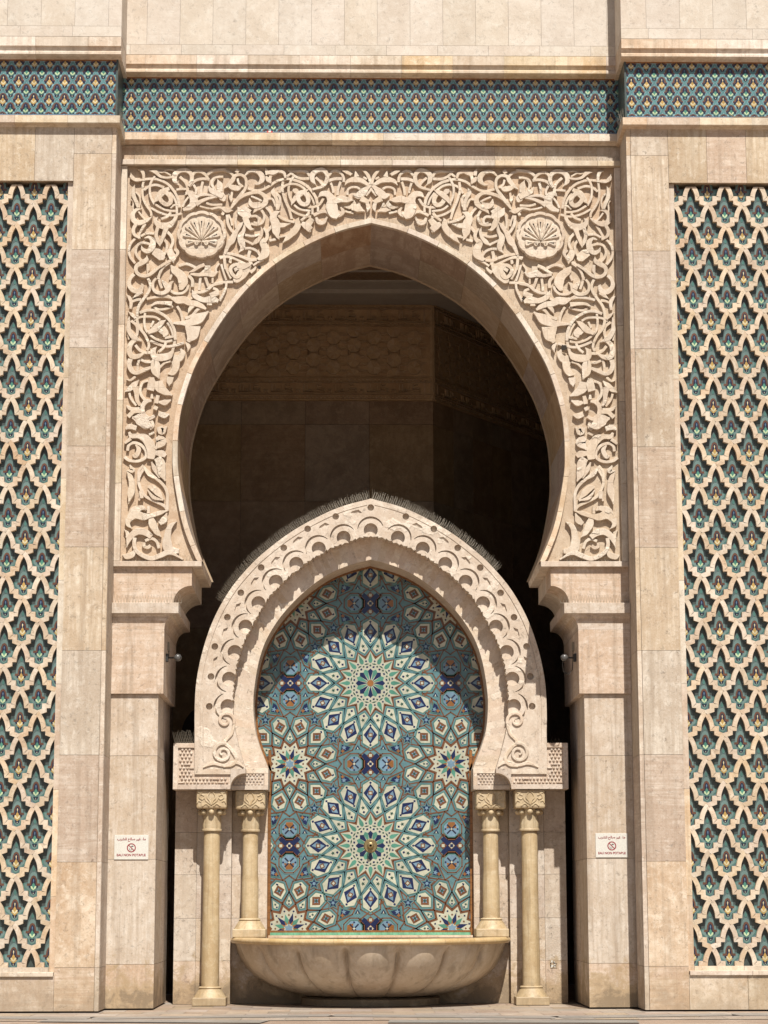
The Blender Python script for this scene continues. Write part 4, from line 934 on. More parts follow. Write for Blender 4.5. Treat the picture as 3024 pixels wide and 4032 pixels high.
for i in range(90):
    x = -4.5 + i * .1
    for s2 in (-1, 1): ce.add([(x, 2.4, zT + .15), (x + .02, 2.4, zT + .15), (x + .02 + s2 * .9, 3.9, zT + .15), (x + s2 * .9, 3.9, zT + .15)], [(0, 3, 2, 1)], 0)
for i in range(60):
    x = -4.5 + i * .15
    for s2 in (-1, 1): ce.add([(x, 4.05, zT + .095), (x + .03, 4.05, zT + .095), (x + .03 + s2 * .3, 4.6, zT + .095), (x + s2 * .3, 4.6, zT + .095)], [(0, 3, 2, 1)], 1)
ce.box(-7.4, 7.4, 4.62, 4.66, zT + .07, zT + .12); ce.box(-7.4, 7.4, 3.98, 4.02, zT + .07, zT + .12)
ce.box(-7.5, -7.4, 2.3, 6.2, 0, 19); ce.box(7.4, 7.5, 2.3, 16, 0, 19); ce.box(-7.4, 12, 15.9, 16, 0, 19)
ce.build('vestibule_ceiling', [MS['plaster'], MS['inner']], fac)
dd = MB()  # flat dark sheet painted as the shade inside an open archway
dc = U(850, 2900, BY); n_ = 20
poly = [(dc[0] + .64 * math.cos(a), dc[1] + .64 * math.sin(a)) for a in [PI * 1.15 - (PI * 1.3) * i / n_ for i in range(n_ + 1)]]
poly = [(poly[0][0] + .05, 0)] + poly + [(poly[-1][0] - .05, 0)]
dd.prism(poly, BY - .006, BY + .02)
dd.build('doorway_shade_sheet', MS['dark'], fac)

# ================================================================ FOUNTAIN
fo = thing('wall_fountain', 'carved horseshoe wall fountain with blue mosaic, four marble columns and half-round basin', 'fountain', (0, 1.85, 0))
inv = Matrix.Translation((0, -1.85, 0))
def fpart(mb, name, mats, parent=None, **k):
    o = mb.build(name, mats, parent or fo, **k); 
    if parent is None: o.location = (0, -1.85, 0)
    return o
F0, F1, WA, WC, MZ = 1.2, 1.5, 1.85, 2.05, 2.25; ZR_ = 1.0
def curve(pts, Y):
    P = [U(a, b, Y) for a, b in pts]; P[0] = (0, P[0][1]); return spline(P, 6)
EX = curve([(1460, 1963), (1337, 1997), (1224, 2049), (1132, 2104), (1058, 2160), (997, 2214), (927, 2293), (877, 2368), (833, 2457), (798, 2562), (775, 2671), (767, 2771), (766, 2926)], F0)
IN = curve([(1460, 2107), (1388, 2126), (1306, 2157), (1239, 2193), (1158, 2252), (1095, 2310), (1046, 2368), (1007, 2436), (973, 2500), (952, 2547), (934, 2612), (920, 2696), (917, 2796), (925, 2870), (942, 2945), (967, 3028)], F0)
RI = curve([(1461, 2203), (1380, 2224), (1306, 2254), (1240, 2296), (1173, 2353), (1105, 2428), (1051, 2514), (1021, 2597), (1003, 2696), (997, 2776), (1004, 2870), (1021, 2935), (1040, 2984), (1056, 3026)], F1)
zFoot = zof(3028, F0, 950)
xO, zTop = U(683, 2926, F0); xI = xof(907, 3100, F0); xJ = xof(1056, 3080, F1); zBlk = zof(3108, F0, 800)
# --- arch face with carved scallops, cut with a boolean
def arclen(P):
    s = [0]
    for i in range(1, len(P)): s.append(s[-1] + math.hypot(P[i][0] - P[i - 1][0], P[i][1] - P[i - 1][1]))
    return s
def atlen(P, S, d):
    for i in range(1, len(P)):
        if S[i] >= d:
            t = (d - S[i - 1]) / max(1e-9, S[i] - S[i - 1]); q = (P[i - 1][0] + (P[i][0] - P[i - 1][0]) * t, P[i - 1][1] + (P[i][1] - P[i - 1][1]) * t)
            tg = norm(sub(P[i], P[i - 1])); return q, tg
    return P[-1], norm(sub(P[-1], P[-2]))
SI = arclen(IN)
# toothed inner edge
teeth = []
nT = int(SI[-1] / .125)
for i in range(nT * 2 + 1):
    q, tg = atlen(IN, SI, SI[-1] * i / (nT * 2)); out = (-abs(tg[1]) if False else tg[1], -tg[0])
    n_in = (tg[1], -tg[0])
    if n_in[0] * (0 - q[0]) + n_in[1] * (6.0 - q[1]) < 0: n_in = (-n_in[0], -n_in[1])
    d = .012 if (i // 2) % 2 == 0 else -.012
    if i == 0 or i > nT * 1.55: d = 0
    teeth.append((q[0] + n_in[0] * d, q[1] + n_in[1] * d))
    if i % 2 == 0 and 0 < i < nT * 2:
        teeth.append((q[0] - n_in[0] * d, q[1] - n_in[1] * d))
teeth[0] = (0, teeth[0][1])
xa_foot = xof(766.6, 3020, F0)
ring_poly = teeth + [(xa_foot, zFoot)] + EX[::-1][0:len(EX) - 1]
full = [(x, z) for x, z in ring_poly] + [(-x, z) for x, z in reversed(ring_poly) if abs(x) > 1e-6]
# build left outline: apex inner -> foot -> outer foot -> up the extrados to the apex
left = teeth + [(xa_foot, zFoot)] + EX[::-1]
fullp = left + [(-x, z) for x, z in reversed(left)][1:-1]
am = MB(); am.prism(fullp, F0, F1 + .25, back=True)
ao = fpart(am, 'arch_face', MS['arch'])
# cutters
cu_ = MB()
unit = SI[-1] / 11.4
for k in range(0, 12):
    for sg in ((1,) if k == 0 else (1, -1)):
        d = k * unit
        if d > SI[-1] - .75: continue
        q, tg = atlen(IN, SI, min(d, SI[-1] - .01))
        if k == 0: tg = (-1, 0)
        o_ = (tg[1], -tg[0])
        if k == 0: o_ = (0, 1)
        elif o_[0] * q[0] + o_[1] * (q[1] - 6.0) < 0: o_ = (-o_[0], -o_[1])
        def L(a, b):   # a along tangent, b outwards
            return (sg * (q[0] + tg[0] * a + o_[0] * b), q[1] + tg[1] * a + o_[1] * b)
        N = 24
        # deep half round niche, open to the opening
        r = .115
        pc = [L(r * math.cos(t), .085 + r * math.sin(t)) for t in [2 * PI * i / N for i in range(N)]]
        cu_.prism(pc, F0 - .02, F0 + .09, back=True)
        # outer arc, tapered groove
        A = []; B = []
        for i in range(17):
            t = math.radians(-12 + 150 * i / 16 + 20); w = .006 + .022 * math.sin(PI * i / 16)
            A.append(L((.215 + w) * math.cos(t), .07 + (.215 + w) * math.sin(t))); B.append(L((.215 - w * .3) * math.cos(t), .07 + (.215 - w * .3) * math.sin(t)))
        cu_.prism(A + B[::-1], F0 - .02, F0 + .055, back=True)
        # small round hole near the outer edge
        bw = .50 if k < 3 else .46
        if k > 7: bw = .42
        pc = [L(.055 * math.cos(t), bw - .04 + .055 * math.sin(t)) for t in [2 * PI * i / 18 for i in range(18)]]
        cu_.prism(pc, F0 - .02, F0 + .08, back=True)
        # leaf shaped recess between two holes
        if k < 8:
            lf = [L(.14, bw - .13), L(.20, bw - .075), L(.30, bw - .10), L(.33, bw - .13), L(.24, bw - .135)]
            cu_.prism(lf, F0 - .02, F0 + .028, back=True)
for sg in (1, -1):   # line parallel to the outer edge
    A = [(sg * x, z) for x, z in offset(EX, .085 if offset(EX, .085)[30][0] > EX[30][0] else -.085)]
    B = [(sg * x, z) for x, z in offset(EX, .098 if offset(EX, .098)[30][0] > EX[30][0] else -.098)]
    A = [p for p in A if p[0] * sg < -.04]; B = [p for p in B if p[0] * sg < -.04]
    cu_.prism(A + B[::-1], F0 - .02, F0 + .014, back=True)
co_ = cu_.build('cutter', MS['arch'])
for ob in (ao, co_):
    bm = bmesh.new(); bm.from_mesh(ob.data); bmesh.ops.recalc_face_normals(bm, faces=bm.faces); bm.to_mesh(ob.data); bm.free()
co_.location = (0, 0, 0); ao.location = (0, -1.85, 0)
md = ao.modifiers.new('cut', 'BOOLEAN'); md.operation = 'DIFFERENCE'; md.object = co_; md.solver = 'EXACT'; md.use_self = True
bpy.context.view_layer.update()
dg = bpy.context.evaluated_depsgraph_get()
nm = bpy.data.meshes.new_from_object(ao.evaluated_get(dg))
if len(nm.polygons) > 200:
    ao.modifiers.clear(); ao.data = nm
else: ao.modifiers.clear()
bpy.data.objects.remove(co_)
# scrolls at the two feet
sc_ = MB()
def FX_(px, py): return U(px, py, F0 - .02)
for sg in (1, -1):
    sc_ = MB()
    def sp(cx, cy, r0, r1, a0, turns, n=16, sgn2=1):
        out = []
        for i in range(n):
            t = i / (n - 1); a = a0 + sgn2 * turns * 2 * PI * t; r = r0 + (r1 - r0) * t
            x, z = FX_(cx + r * math.cos(a), cy - r * math.sin(a)); out.append((x, z))
        return out
    up = sp(888, 2838, 36, 8, math.radians(-20), 1.15)
    lo = sp(878, 2966, 41, 7, math.radians(70), 1.5, sgn2=1)
    body = [FX_(*p) for p in ((922, 2852), (912, 2890), (884, 2922), (905, 2945), (930, 2985), (915, 3012), (880, 3020))]
    sc_.ribbon([(sg * x, z) for x, z in up], [.055, .05, .035], F0 - .028, F0 + .02, bev=.010, samples=2)
    sc_.ribbon([(sg * x, z) for x, z in lo], [.055, .05, .03], F0 - .030, F0 + .02, bev=.010, samples=2)
    sc_.ribbon([(sg * x, z) for x, z in body], [.04, .05, .055, .06, .03], F0 - .026, F0 + .02, bev=.010, samples=4)
    bd = [FX_(*p) for p in ((800, 3022), (840, 3006), (880, 3014), (930, 3002), (958, 3020))]
    sc_.ribbon([(sg * x, z) for x, z in bd], [.02, .06, .05, .06, .02], F0 - .024, F0 + .02, bev=.008)
    ln_ = [FX_(*p) for p in ((800, 2790), (800, 2900), (800, 2990))]
    sc_.ribbon([(sg * x, z) for x, z in ln_], [.014], F0 - .008, F0 + .02, bev=.003)
    fpart(sc_, 'foot_scroll', MS['arch'])
# recessed inner ring
rg = MB()
cutR = lens_cuts(RI, .85)
OUTR = offset(IN, 0)
for sg in (1, -1):
    # front ring at F1: between the ring edge and beyond the toothed edge
    n = 40; SR = arclen(RI)
    for a in range(n):
        p0, _ = atlen(RI, SR, SR[-1] * a / n + 1e-6); p1, _ = atlen(RI, SR, SR[-1] * (a + 1) / n)
        q0, _ = atlen(IN, SI, SI[-1] * a / n + 1e-6); q1, _ = atlen(IN, SI, SI[-1] * (a + 1) / n)
        if a == 0: p0 = (0, RI[0][1]); q0 = (0, IN[0][1])
        fz = lambda t: .12 * (1 - t) ** .5 - .02 * t
        e0 = (q0[0] - .12 * (1 if q0[0] < -.01 else 0), q0[1] + fz(a / n)); e1 = (q1[0] - .12, q1[1] + fz((a + 1) / n))
        g_ = .0015 if a % 8 == 7 else 0
        rg.prism([(sg * p0[0], p0[1]), (sg * p1[0], p1[1]), (sg * e1[0], e1[1]), (sg * e0[0], e0[1])], F1, F1 + .06)
    rg.strip([(sg * x, F1 + .06, z) for x, z in RI], [(sg * x, MZ + .02, z) for x, z in RI], flip=(sg < 0))
    rg.strip([(sg * x, F1, z) for x, z in RI], [(sg * x, F1 + .06, z) for x, z in RI], flip=(sg < 0))
rgo = fpart(rg, 'arch_ring', MS['arch'])
bt = MB()   # brown tile edging where the ring meets the mosaic
bl_in = offset(RI, .035 if offset(RI, .035)[20][0] > RI[20][0] else -.035)
bl_in[0] = (0, bl_in[0][1])
for sg in (1, -1):
    bt.strip([(sg * x, MZ - .03, z) for x, z in RI], [(sg * x, MZ - .03, z) for x, z in bl_in], flip=(sg > 0))
    bt.strip([(sg * x, MZ - .03, z) for x, z in bl_in], [(sg * x, MZ + .01, z) for x, z in bl_in], flip=(sg > 0))
XM = abs(xof(1066, 3400, MZ)); zM0 = zof(3680, MZ)
for sg in (1, -1): bt.box(sg * XM, sg * (XM + .05), MZ - .03, MZ + .02, 1.0, zBlk + .7)
fpart(bt, 'tile_edging', T['strip'])
# --- brackets, blocks and walls (left and right)
for sg in (1, -1):
    b = MB()
    def bx(x0, x1, y0, y1, z0, z1): b.box(sg * x0, sg * x1, y0, y1, z0, z1)
    fwd = .055
    # outer block: frame with sunk panel
    bx(xO, xI, F0 + .03, WA + .5, zBlk, zFoot + .0)
    bx(xO, xa_foot - .0, F0 + .03, WA + .5, zFoot, zTop)
    bx(xO, xO + .075, F0, F0 + .03, zBlk, zTop)                      # left border
    bx(xO + .075, xI, F0, F0 + .03, zBlk, zBlk + .075)               # bottom border
    bx(xO + .075, xa_foot, F0, F0 + .03, zTop - .075, zTop)          # top border
    bx(xa_foot - .0, xa_foot + .085, F0 - .003, F0 + .03, zFoot + .002, zTop + .0) if False else None
    bx(xa_foot, xI - .0, F0 - .002, F0 + .03, zFoot - .085, zFoot - .001)
    # quarter-round bracket under the arch foot
    R = .235
    qx = IN[-1][0]
    pts = [(xI, zBlk), (xI, zFoot - .001), (qx + .0, zFoot - .001), (qx, zFoot - .07)] + [(xI + .24 - .24 * math.cos(a) - .24 + .24 - 0, 0) for a in []]
    arcp = [(xI + (qx - xI) * (1 - math.cos(a)) * 1., zBlk + .02 + (zFoot - .07 - zBlk - .02) * math.sin(a)) for a in [PI / 2 * i / 8 for i in range(9)]]
    poly = [(xI, zBlk)] + arcp + [(qx, zFoot - .001), (xI, zFoot - .001)]
    b.prism([(sg * x, z) for x, z in poly], F0, F1 + .1)
    # studs
    stV = MB(); stH = MB()
    stH.box(sg * (xO + .085), sg * (xI - .02), F0 + .028, F0 + .032, zBlk + .085, zFoot - .095)
    stV.box(sg * (xO + .085), sg * (xa_foot - .02), F0 + .028, F0 + .032, zFoot - .09, zTop - .085)
    for ix in range(40):
        for iz in range(14):
            x = xO + .115 + ix * .058 + (.029 if iz % 2 else 0); z = zBlk + .11 + iz * .058
            if x > xI - .05: continue
            inL = z < zFoot - .11 or (x < xa_foot - .05 and z < zTop - .10)
            if not inL: continue
            st = stV if z >= zFoot - .11 else stH
            if (ix * 7 + iz * 3) % 11 == 0: st.box(sg * (x - .03), sg * (x + .045), F0 + .006, F0 + .031, z - .008, z + .01); continue
            st.lathe([(.019, F0 + .031), (.019, F0 + .012), (.012, F0 + .004), (0.001, F0 + .003)], 0, 0, 8)
            k0 = len(st.v) - 4 * 8
            for q in range(k0, len(st.v)):
                X_, Y_, Z_ = st.v[q]; st.v[q] = (sg * x + X_, Z_, z + Y_)
    # inner block at the ring plane
    zi1 = zof(3030, F1, 1000); zi0 = zof(3110, F1, 1000)
    bx(xI, xJ, F1 + .02, WC + .3, zi0, zi1 + .02); bx(xI, xJ, F1 - .004, F1 + .02, zi1 - .065, zi1 + .02); bx(xI, xJ, F1 - .004, F1 + .02, zi0, zi0 + .07); bx(xJ - .065, xJ, F1 - .004, F1 + .02, zi0 + .07, zi1 - .065)
    for ix in range(10):
        for iz in range(4):
            x = xI + .06 + ix * .055 + (.027 if iz % 2 else 0); z = zi0 + .1 + iz * .048
            if x > xJ - .085: continue
            st.box(sg * (x - .017), sg * (x + .017), F1 + .004, F1 + .021, z - .014, z + .014)
    o = fpart(b, 'bracket_block', MS['fount'], bevel=.004)
    stV.build('stud_panel', MS['fount'], o); stH.build('stud_panel', MS['fount'], o)
    # walls
    w = MB(); xA = abs(xof(681, 3900, WA)); xB = abs(xof(771, 3600, WA)); xC = abs(xof(912, 3500, WC)); xD = XM + .05
    zj = [0] + [zof(v, WA, 800) for v in (3784, 3616, 3444, 3278)] + [zBlk]
    for j in range(5):
        w.box(-sg * xA, -sg * xB, WA, WA + .5, zj[j] + .002, zj[j + 1] - .002)
        w.box(-sg * (xB - .003), -sg * xC, WA + .02, WA + .5, zj[j] + .002, zj[j + 1] - .002)
        w.box(-sg * (xC - .003), -sg * xD, WC, WC + .3, zj[j] + .002, zj[j + 1] - .002)
    w.box(-sg * (xD - .002), 0 + (.0005 if sg > 0 else -.0005), WC, WC + .12, 0, ZR_ - .02)
    w.box(-sg * (xA - .01), -sg * (xD + .01), WC + .02, WC + .34, 0, zBlk + .3)
    fpart(w, 'side_wall', MS['fount'])
# body behind the arch
bb = MB()
XE = [(min(x + .12, 0), z - .1) for x, z in EX]
P_ = [(x, z) for x, z in EX]
for sg in (1, -1):
    Q = [(sg * x, z) for x, z in P_]
    bb.strip([(x, F1 + .2, z) for x, z in Q], [(x, 2.5, z) for x, z in Q], flip=(sg > 0))
left2 = [(x, z) for x, z in EX[::-1]]
bb.prism([(EX[-1][0] + .01, zFoot)] + [(x * .998, z - .004) for x, z in EX[::-1]] + [(-x * .998, z - .004) for x, z in EX[1:]] + [(-EX[-1][0] - .01, zFoot)], MZ + .03, 2.6, back=True)
fpart(bb, 'arch_body', MS['fount'])
bl = MB(); bl.box(-3.05, 3.05, MZ + .03, 2.6, 0, zTop); fpart(bl, 'back_wall', MS['fount'])

# --- mosaic
m = MB()
S = .00242 * (zof(2690, MZ) - zof(3330, MZ)) / 2 / 1.343 * 1.0
S = (zof(2690, MZ) - zof(3330, MZ)) / 2 / 557.
zc = zof(3330, MZ)
XL = 1.97; ZLo, ZHi = zof(3664, MZ), 7.6
def mk(k): return TK.index(k)
def clip(poly):
    def cl(P, f, g):
        out = []
        for i in range(len(P)):
            a, b = P[i], P[(i + 1) % len(P)]
            fa, fb = f(a), f(b)
            if fa >= 0: out.append(a)
            if fa * fb < 0: t = fa / (fa - fb); out.append((a[0] + (b[0] - a[0]) * t, a[1] + (b[1] - a[1]) * t))
        return out
    for f in (lambda p: p[0] + XL, lambda p: XL - p[0], lambda p: p[1] - ZLo, lambda p: ZHi - p[1],
              lambda p: 7.72 - p[1] - 1.0 * (p[0] - .45), lambda p: 7.72 - p[1] + 1.0 * (p[0] + .45)):
        poly = cl(poly, f, None)
        if len(poly) < 3: return None
    return poly
def mp(poly, k, lv):
    q = clip(poly)
    if q and max(p[1] for p in q) - min(p[1] for p in q) > 1e-5: m.flat(q, MZ - .0011 * lv, mk(k))
class Fr:   # local frame: centre, axis angle; r along the axis, l across
    def __init__(s, cx, cz, a): s.c = (cx, cz); s.a = a; s.ca, s.sa = math.cos(a), math.sin(a)
    def p(s, r, l): return (s.c[0] + (r * s.ca - l * s.sa) * S, s.c[1] + (r * s.sa + l * s.ca) * S)
    def sy(s, pts): return [s.p(r, l) for r, l in pts] + [s.p(r, -l) for r, l in reversed(pts) if abs(l) > 1e-6]
def shrink(pts, d, c):
    out = []
    for r, l in pts:
        v = (r - c, l); n_ = math.hypot(*v) or 1; k = max(.05, (n_ - d) / n_); out.append((c + v[0] * k, v[1] * k))
    return out
def line_(pts, w, k, lv):
    for a, b in zip(pts[:-1], pts[1:]):
        d = norm(sub(b, a)); nx, nz = -d[1] * w * S / 2, d[0] * w * S / 2; e = w * S * .3
        a2 = (a[0] - d[0] * e, a[1] - d[1] * e); b2 = (b[0] + d[0] * e, b[1] + d[1] * e)
        mp([(a2[0] - nx, a2[1] - nz), (b2[0] - nx, b2[1] - nz), (b2[0] + nx, b2[1] + nz), (a2[0] + nx, a2[1] + nz)], k, lv)
def cell(f, pts, c, fill='white', edge='green', strap=True, bw=8):
    """pts: white cell outline (r,l>=0 half). draws blue strap band, brown line, green edge, white field"""
    if strap:
        mp(f.sy(shrink(pts, -30, c)), 'teal', 1)
        br = f.sy(shrink(pts, -22, c)); br = br + [br[0]]
        line_(br, bw, 'brown', 3)
        mp(f.sy(shrink(pts, -17, c)), 'teal', 4)
    mp(f.sy(shrink(pts, -7, c)), edge, 5); mp(f.sy(shrink(pts, 1, c)), fill, 5.5)
def star(cx, cz, n, r1, r2, k, lv, a0=PI / 2):
    mp([(cx + S * (r1 if i % 2 == 0 else r2) * math.cos(a0 + PI * i / n), cz + S * (r1 if i % 2 == 0 else r2) * math.sin(a0 + PI * i / n)) for i in range(2 * n)], k, lv)
def rosette(cx, cz, n, big, spout=False):
    st = 2 * PI / n
    for i in range(n):
        f = Fr(cx, cz, PI / 2 + i * st + (0 if big else st / 2))
        if big:
            P = [(272, 0), (334, 54), (414, 52), (446, 0)]; cell(f, P, 358)
            d = [(305, 0), (358, 34), (411, 0)]
            mp([f.p(296, 0), f.p(358, 48), f.p(420, 0), f.p(358, -48)], 'navy', 6)
            mp([f.p(314, 0), f.p(346, 24), f.p(402, 0), f.p(370, -24)], 'lblue', 7)
            mp([f.p(343, 15), f.p(373, 15), f.p(373, -15), f.p(343, -15)], 'brown', 8)
            mp([f.p(350, 8), f.p(366, 8), f.p(366, -8), f.p(350, -8)], 'white', 9)
            mp([f.p(283, 0), f.p(292, 9), f.p(301, 0), f.p(292, -9)], 'navy', 6)
            mp([f.p(418, 0), f.p(428, 10), f.p(437, 0), f.p(428, -10)], 'navy', 6)
        else:
            P = [(202, 0), (246, 44), (300, 42), (326, 0)]; cell(f, P, 262)
            mp([f.p(222, 0), f.p(262, 38), f.p(302, 0), f.p(262, -38)], 'brown', 6)
            mp([f.p(240, 0), f.p(256, 7), f.p(262, 22), f.p(268, 7), f.p(284, 0), f.p(268, -7), f.p(262, -22), f.p(256, -7)], 'lblue', 7)
            mp([f.p(254, 8), f.p(270, 8), f.p(270, -8), f.p(254, -8)], 'dgreen', 8)
            mp([f.p(298, -3), f.p(306, 12), f.p(316, 6), f.p(308, -6)], 'navy', 6)
        g_ = Fr(cx, cz, PI / 2 + i * st + (st / 2 if big else 0))
        if big:
            cell(g_, [(208, 0), (238, 33), (322, 0)], 248)
            q = g_.p(262, 0); star(q[0], q[1], 5, 15, 7, 'dgreen', 6, g_.a); mp([g_.p(222, 0), g_.p(232, 10), g_.p(242, 0), g_.p(232, -10)], 'navy', 6)
        else:
            cell(g_, [(152, 0), (172, 22), (222, 0)], 180)
            q = g_.p(186, 0); star(q[0], q[1], 5, 12, 5, 'dgreen', 6, g_.a); mp([g_.p(157, 0), g_.p(165, 8), g_.p(173, 0), g_.p(165, -8)], 'navy', 6)
    # central star
    R1, R2 = (222, 168) if big else (152, 112)
    a0 = PI / 2 + (0 if big else st / 2)
    q = [(cx + S * (R1 + 14 if i % 2 == 0 else R2 + 14) * math.cos(a0 + PI * i / n), cz + S * (R1 + 14 if i % 2 == 0 else R2 + 14) * math.sin(a0 + PI * i / n)) for i in range(2 * n)]
    mp(q, 'brown', 6)
    star(cx, cz, n, R1, R2, 'white', 7, a0)
    if big:
        for i in range(n):
            f = Fr(cx, cz, PI / 2 + i * st); h = Fr(cx, cz, PI / 2 + (i + .5) * st)
            mp([f.p(216, 0), f.p(162, 15), f.p(145, 10), f.p(140, 0), f.p(145, -10), f.p(162, -15)], 'jade', 8)
            mp([h.p(163, 0), h.p(155, 8), h.p(147, 0), h.p(155, -8)], 'navy', 8)
            mp([h.p(140, -1), h.p(134, 18), h.p(129, 0), h.p(134, -18)], 'dgreen', 8)
            mp([f.p(131, 0), f.p(123, 8), f.p(115, 0), f.p(123, -8)], 'dgreen', 8)
            mp([h.p(120, 6), h.p(108, 8), h.p(107, -5), h.p(119, -8)], 'navy', 8)
            mp([f.p(20, 0), f.p(86, 17), f.p(102, 0), f.p(86, -17)], 'navy' if i % 2 == 0 else 'jade', 9)
        star(cx, cz, 12, 22, 22, 'orange', 10)
    else:
        for i in range(n):
            f = Fr(cx, cz, a0 + i * st)
            mp([f.p(110 if i % 2 else 100, 0), f.p(58, 15), f.p(30, 0), f.p(58, -15)], 'navy' if i % 2 else 'jade', 9)
            mp([f.p(128, 0), f.p(120, 8), f.p(112, 0), f.p(120, -8)], 'navy', 8)
            h = Fr(cx, cz, a0 + (i + .5) * st); mp([h.p(100, 0), h.p(92, 8), h.p(84, 0), h.p(92, -8)], 'brown', 8)
            mp([h.p(60, 0), h.p(40, 9), h.p(25, 0), h.p(40, -9)], 'orange', 8)
        star(cx, cz, 6, 34, 20, 'lblue', 10)
def xmotif(cx, cz, a):
    f = Fr(cx, cz, a)
    P = [f.p(-75, -45), f.p(-50, -62), f.p(-22, -34), f.p(22, -34), f.p(50, -62), f.p(75, -45), f.p(42, 0), f.p(75, 45), f.p(50, 62), f.p(22, 34), f.p(-22, 34), f.p(-50, 62), f.p(-75, 45), f.p(-42, 0)]
    mp([f.p(-88, -74), f.p(88, -74), f.p(88, 74), f.p(-88, 74)], 'teal', 4)
    line_([f.p(-92, -30), f.p(-60, -72), f.p(60, -72), f.p(92, -30)], 8, 'brown', 5); line_([f.p(-92, 30), f.p(-60, 72), f.p(60, 72), f.p(92, 30)], 8, 'brown', 5)
    for e in (1, -1):
        for g2 in (1, -1):
            line_([f.p(e * 240, g2 * 170), f.p(e * 118, 0), f.p(e * 40, -g2 * 96)], 8, 'brown', 4.6)
            line_([f.p(e * 262, g2 * 150), f.p(e * 150, 0), f.p(e * 118, -g2 * 50)], 7, 'green', 4.3)
            line_([f.p(e * 190, g2 * 96), f.p(e * 205, g2 * 20), f.p(e * 170, 0)], 7, 'brown', 4.3)
    mp(P, 'navy', 6)
    for r in (-58, 0, 58):
        for s_, k, lv in ((26, 'brown', 7), (21, 'white' if r == 0 else 'brown', 8), (10, 'navy' if r == 0 else 'white', 9)):
            mp([f.p(r - s_, 0), f.p(r, s_), f.p(r + s_, 0), f.p(r, -s_)] if s_ != 10 else [f.p(r - 10, -10), f.p(r + 10, -10), f.p(r + 10, 10), f.p(r - 10, 10)], k, lv)
    for sg in (1, -1):
        h = Fr(*f.p(0, sg * 112), a + (0 if sg > 0 else PI))
        oc = lambda r: [h.p(r * math.cos(PI / 8 + i * PI / 4), r * math.sin(PI / 8 + i * PI / 4)) for i in range(8)]
        mp(oc(86), 'teal', 4); q = oc(76); line_(q + [q[0]], 8, 'brown', 5); mp(oc(62), 'green', 6); mp(oc(55), 'lblue', 7)
        mp([h.p(-36, 4), h.p(-22, 48), h.p(22, 48), h.p(36, 4), h.p(0, 10)], 'orange', 8)
        for da in (PI / 4, 3 * PI / 4):
            e = [(h.c[0] + S * t * math.cos(h.a + da), h.c[1] + S * t * math.sin(h.a + da)) for t in (-40, 40)]
            line_(e, 10, 'dnavy', 9)
        mp([h.p(-9, 0), h.p(0, 9), h.p(9, 0), h.p(0, -9)], 'white', 10)
        for rx in (-42, 42): mp([h.p(rx - 8, 0), h.p(rx, 8), h.p(rx + 8, 0), h.p(rx, -8)], 'navy', 8)
    for sx in (1, -1):
        for sl in (1, -1):
            c = (sx * 98, sl * 178)
            tri = [f.p(sx * 45, sl * 232), f.p(sx * 158, sl * 216), f.p(sx * 134, sl * 105), f.p(sx * 95, sl * 124)]; line_(tri + [tri[0]], 8, 'brown', 4.5)
            line_([f.p(sx * 158, sl * 216), f.p(sx * 215, sl * 150), f.p(sx * 160, sl * 60)], 8, 'brown', 4.2); line_([f.p(sx * 45, sl * 232), f.p(0, sl * 200)], 8, 'brown', 4.2)
            mp([f.p(sx * 62, sl * 215), f.p(sx * 140, sl * 205), f.p(sx * 122, sl * 128), f.p(sx * 95, sl * 145)], 'green', 5)
            mp([f.p(sx * 70, sl * 208), f.p(sx * 132, sl * 198), f.p(sx * 116, sl * 138), f.p(sx * 95, sl * 152)], 'navy', 6)
            q = f.p(sx * 112, sl * 182); star(q[0], q[1], 5, 19, 8, 'lblue', 7, f.a); q = f.p(sx * 88, sl * 192); star(q[0], q[1], 4, 16, 8, 'orange', 8, f.a)
            q = f.p(sx * 105, sl * 88); mp([(q[0] - 20 * S, q[1] - 8 * S), (q[0], q[1] + 4 * S), (q[0] + 20 * S, q[1] - 8 * S), (q[0], q[1] + 24 * S)], 'navy', 6); mp([(q[0] - 5 * S, q[1] - 4 * S), (q[0] + 5 * S, q[1] - 4 * S), (q[0], q[1] + 14 * S)], 'white', 7)
mp([(-XL, ZLo), (XL, ZLo), (XL, ZHi), (-XL, ZHi)], 'teal', 0)
for j in (-1, 0, 1, 2):
    for i in (-1, 0, 1):
        pass
H = 557.
xs0 = 0.002
for j in (-1, 0, 1, 2):
    for i in (-2, 0, 2):
        rosette(xs0 + i * 555 * S, zc + j * 2 * H * S, 16, True)
        for sx in (1, -1):
            for sz in (1, -1):
                for dx, dz in ((385, 255), (255, 385)):
                    q = (xs0 + (i * 555 + sx * dx) * S, zc + (j * 2 * H + sz * dz) * S)
                    if abs(q[0]) > 2.1 or q[1] > 7.8 or q[1] < .9: continue
                    star(q[0], q[1], 5, 58, 30, 'brown', 4); star(q[0], q[1], 5, 49, 24, 'teal', 4.4); star(q[0], q[1], 5, 40, 17, 'green', 5); star(q[0], q[1], 5, 34, 14, 'navy', 6); star(q[0], q[1], 5, 13, 9, 'lblue', 7, -PI / 2)
    for i in (-1, 1): rosette(xs0 + i * 555 * S, zc + (2 * j + 1) * H * S, 12, False)
    for i in (-1, 1): xmotif(xs0 + i * 555 * S, zc + 2 * j * H * S, 0)
    xmotif(xs0, zc + (2 * j + 1) * H * S, PI / 2)
mz = fpart(m, 'mosaic_panel', [T[k] for k in TK])
ms2 = MB(); ms2.box(-XM, XM, MZ - .012, MZ + .02, ZLo - .03, ZLo + .003, 0); ms2.box(-XM, XM, MZ - .014, MZ + .02, ZLo - .11, ZLo - .03, 1)
fpart(ms2, 'mosaic_border', [T['strip'], T['bandgreen']])

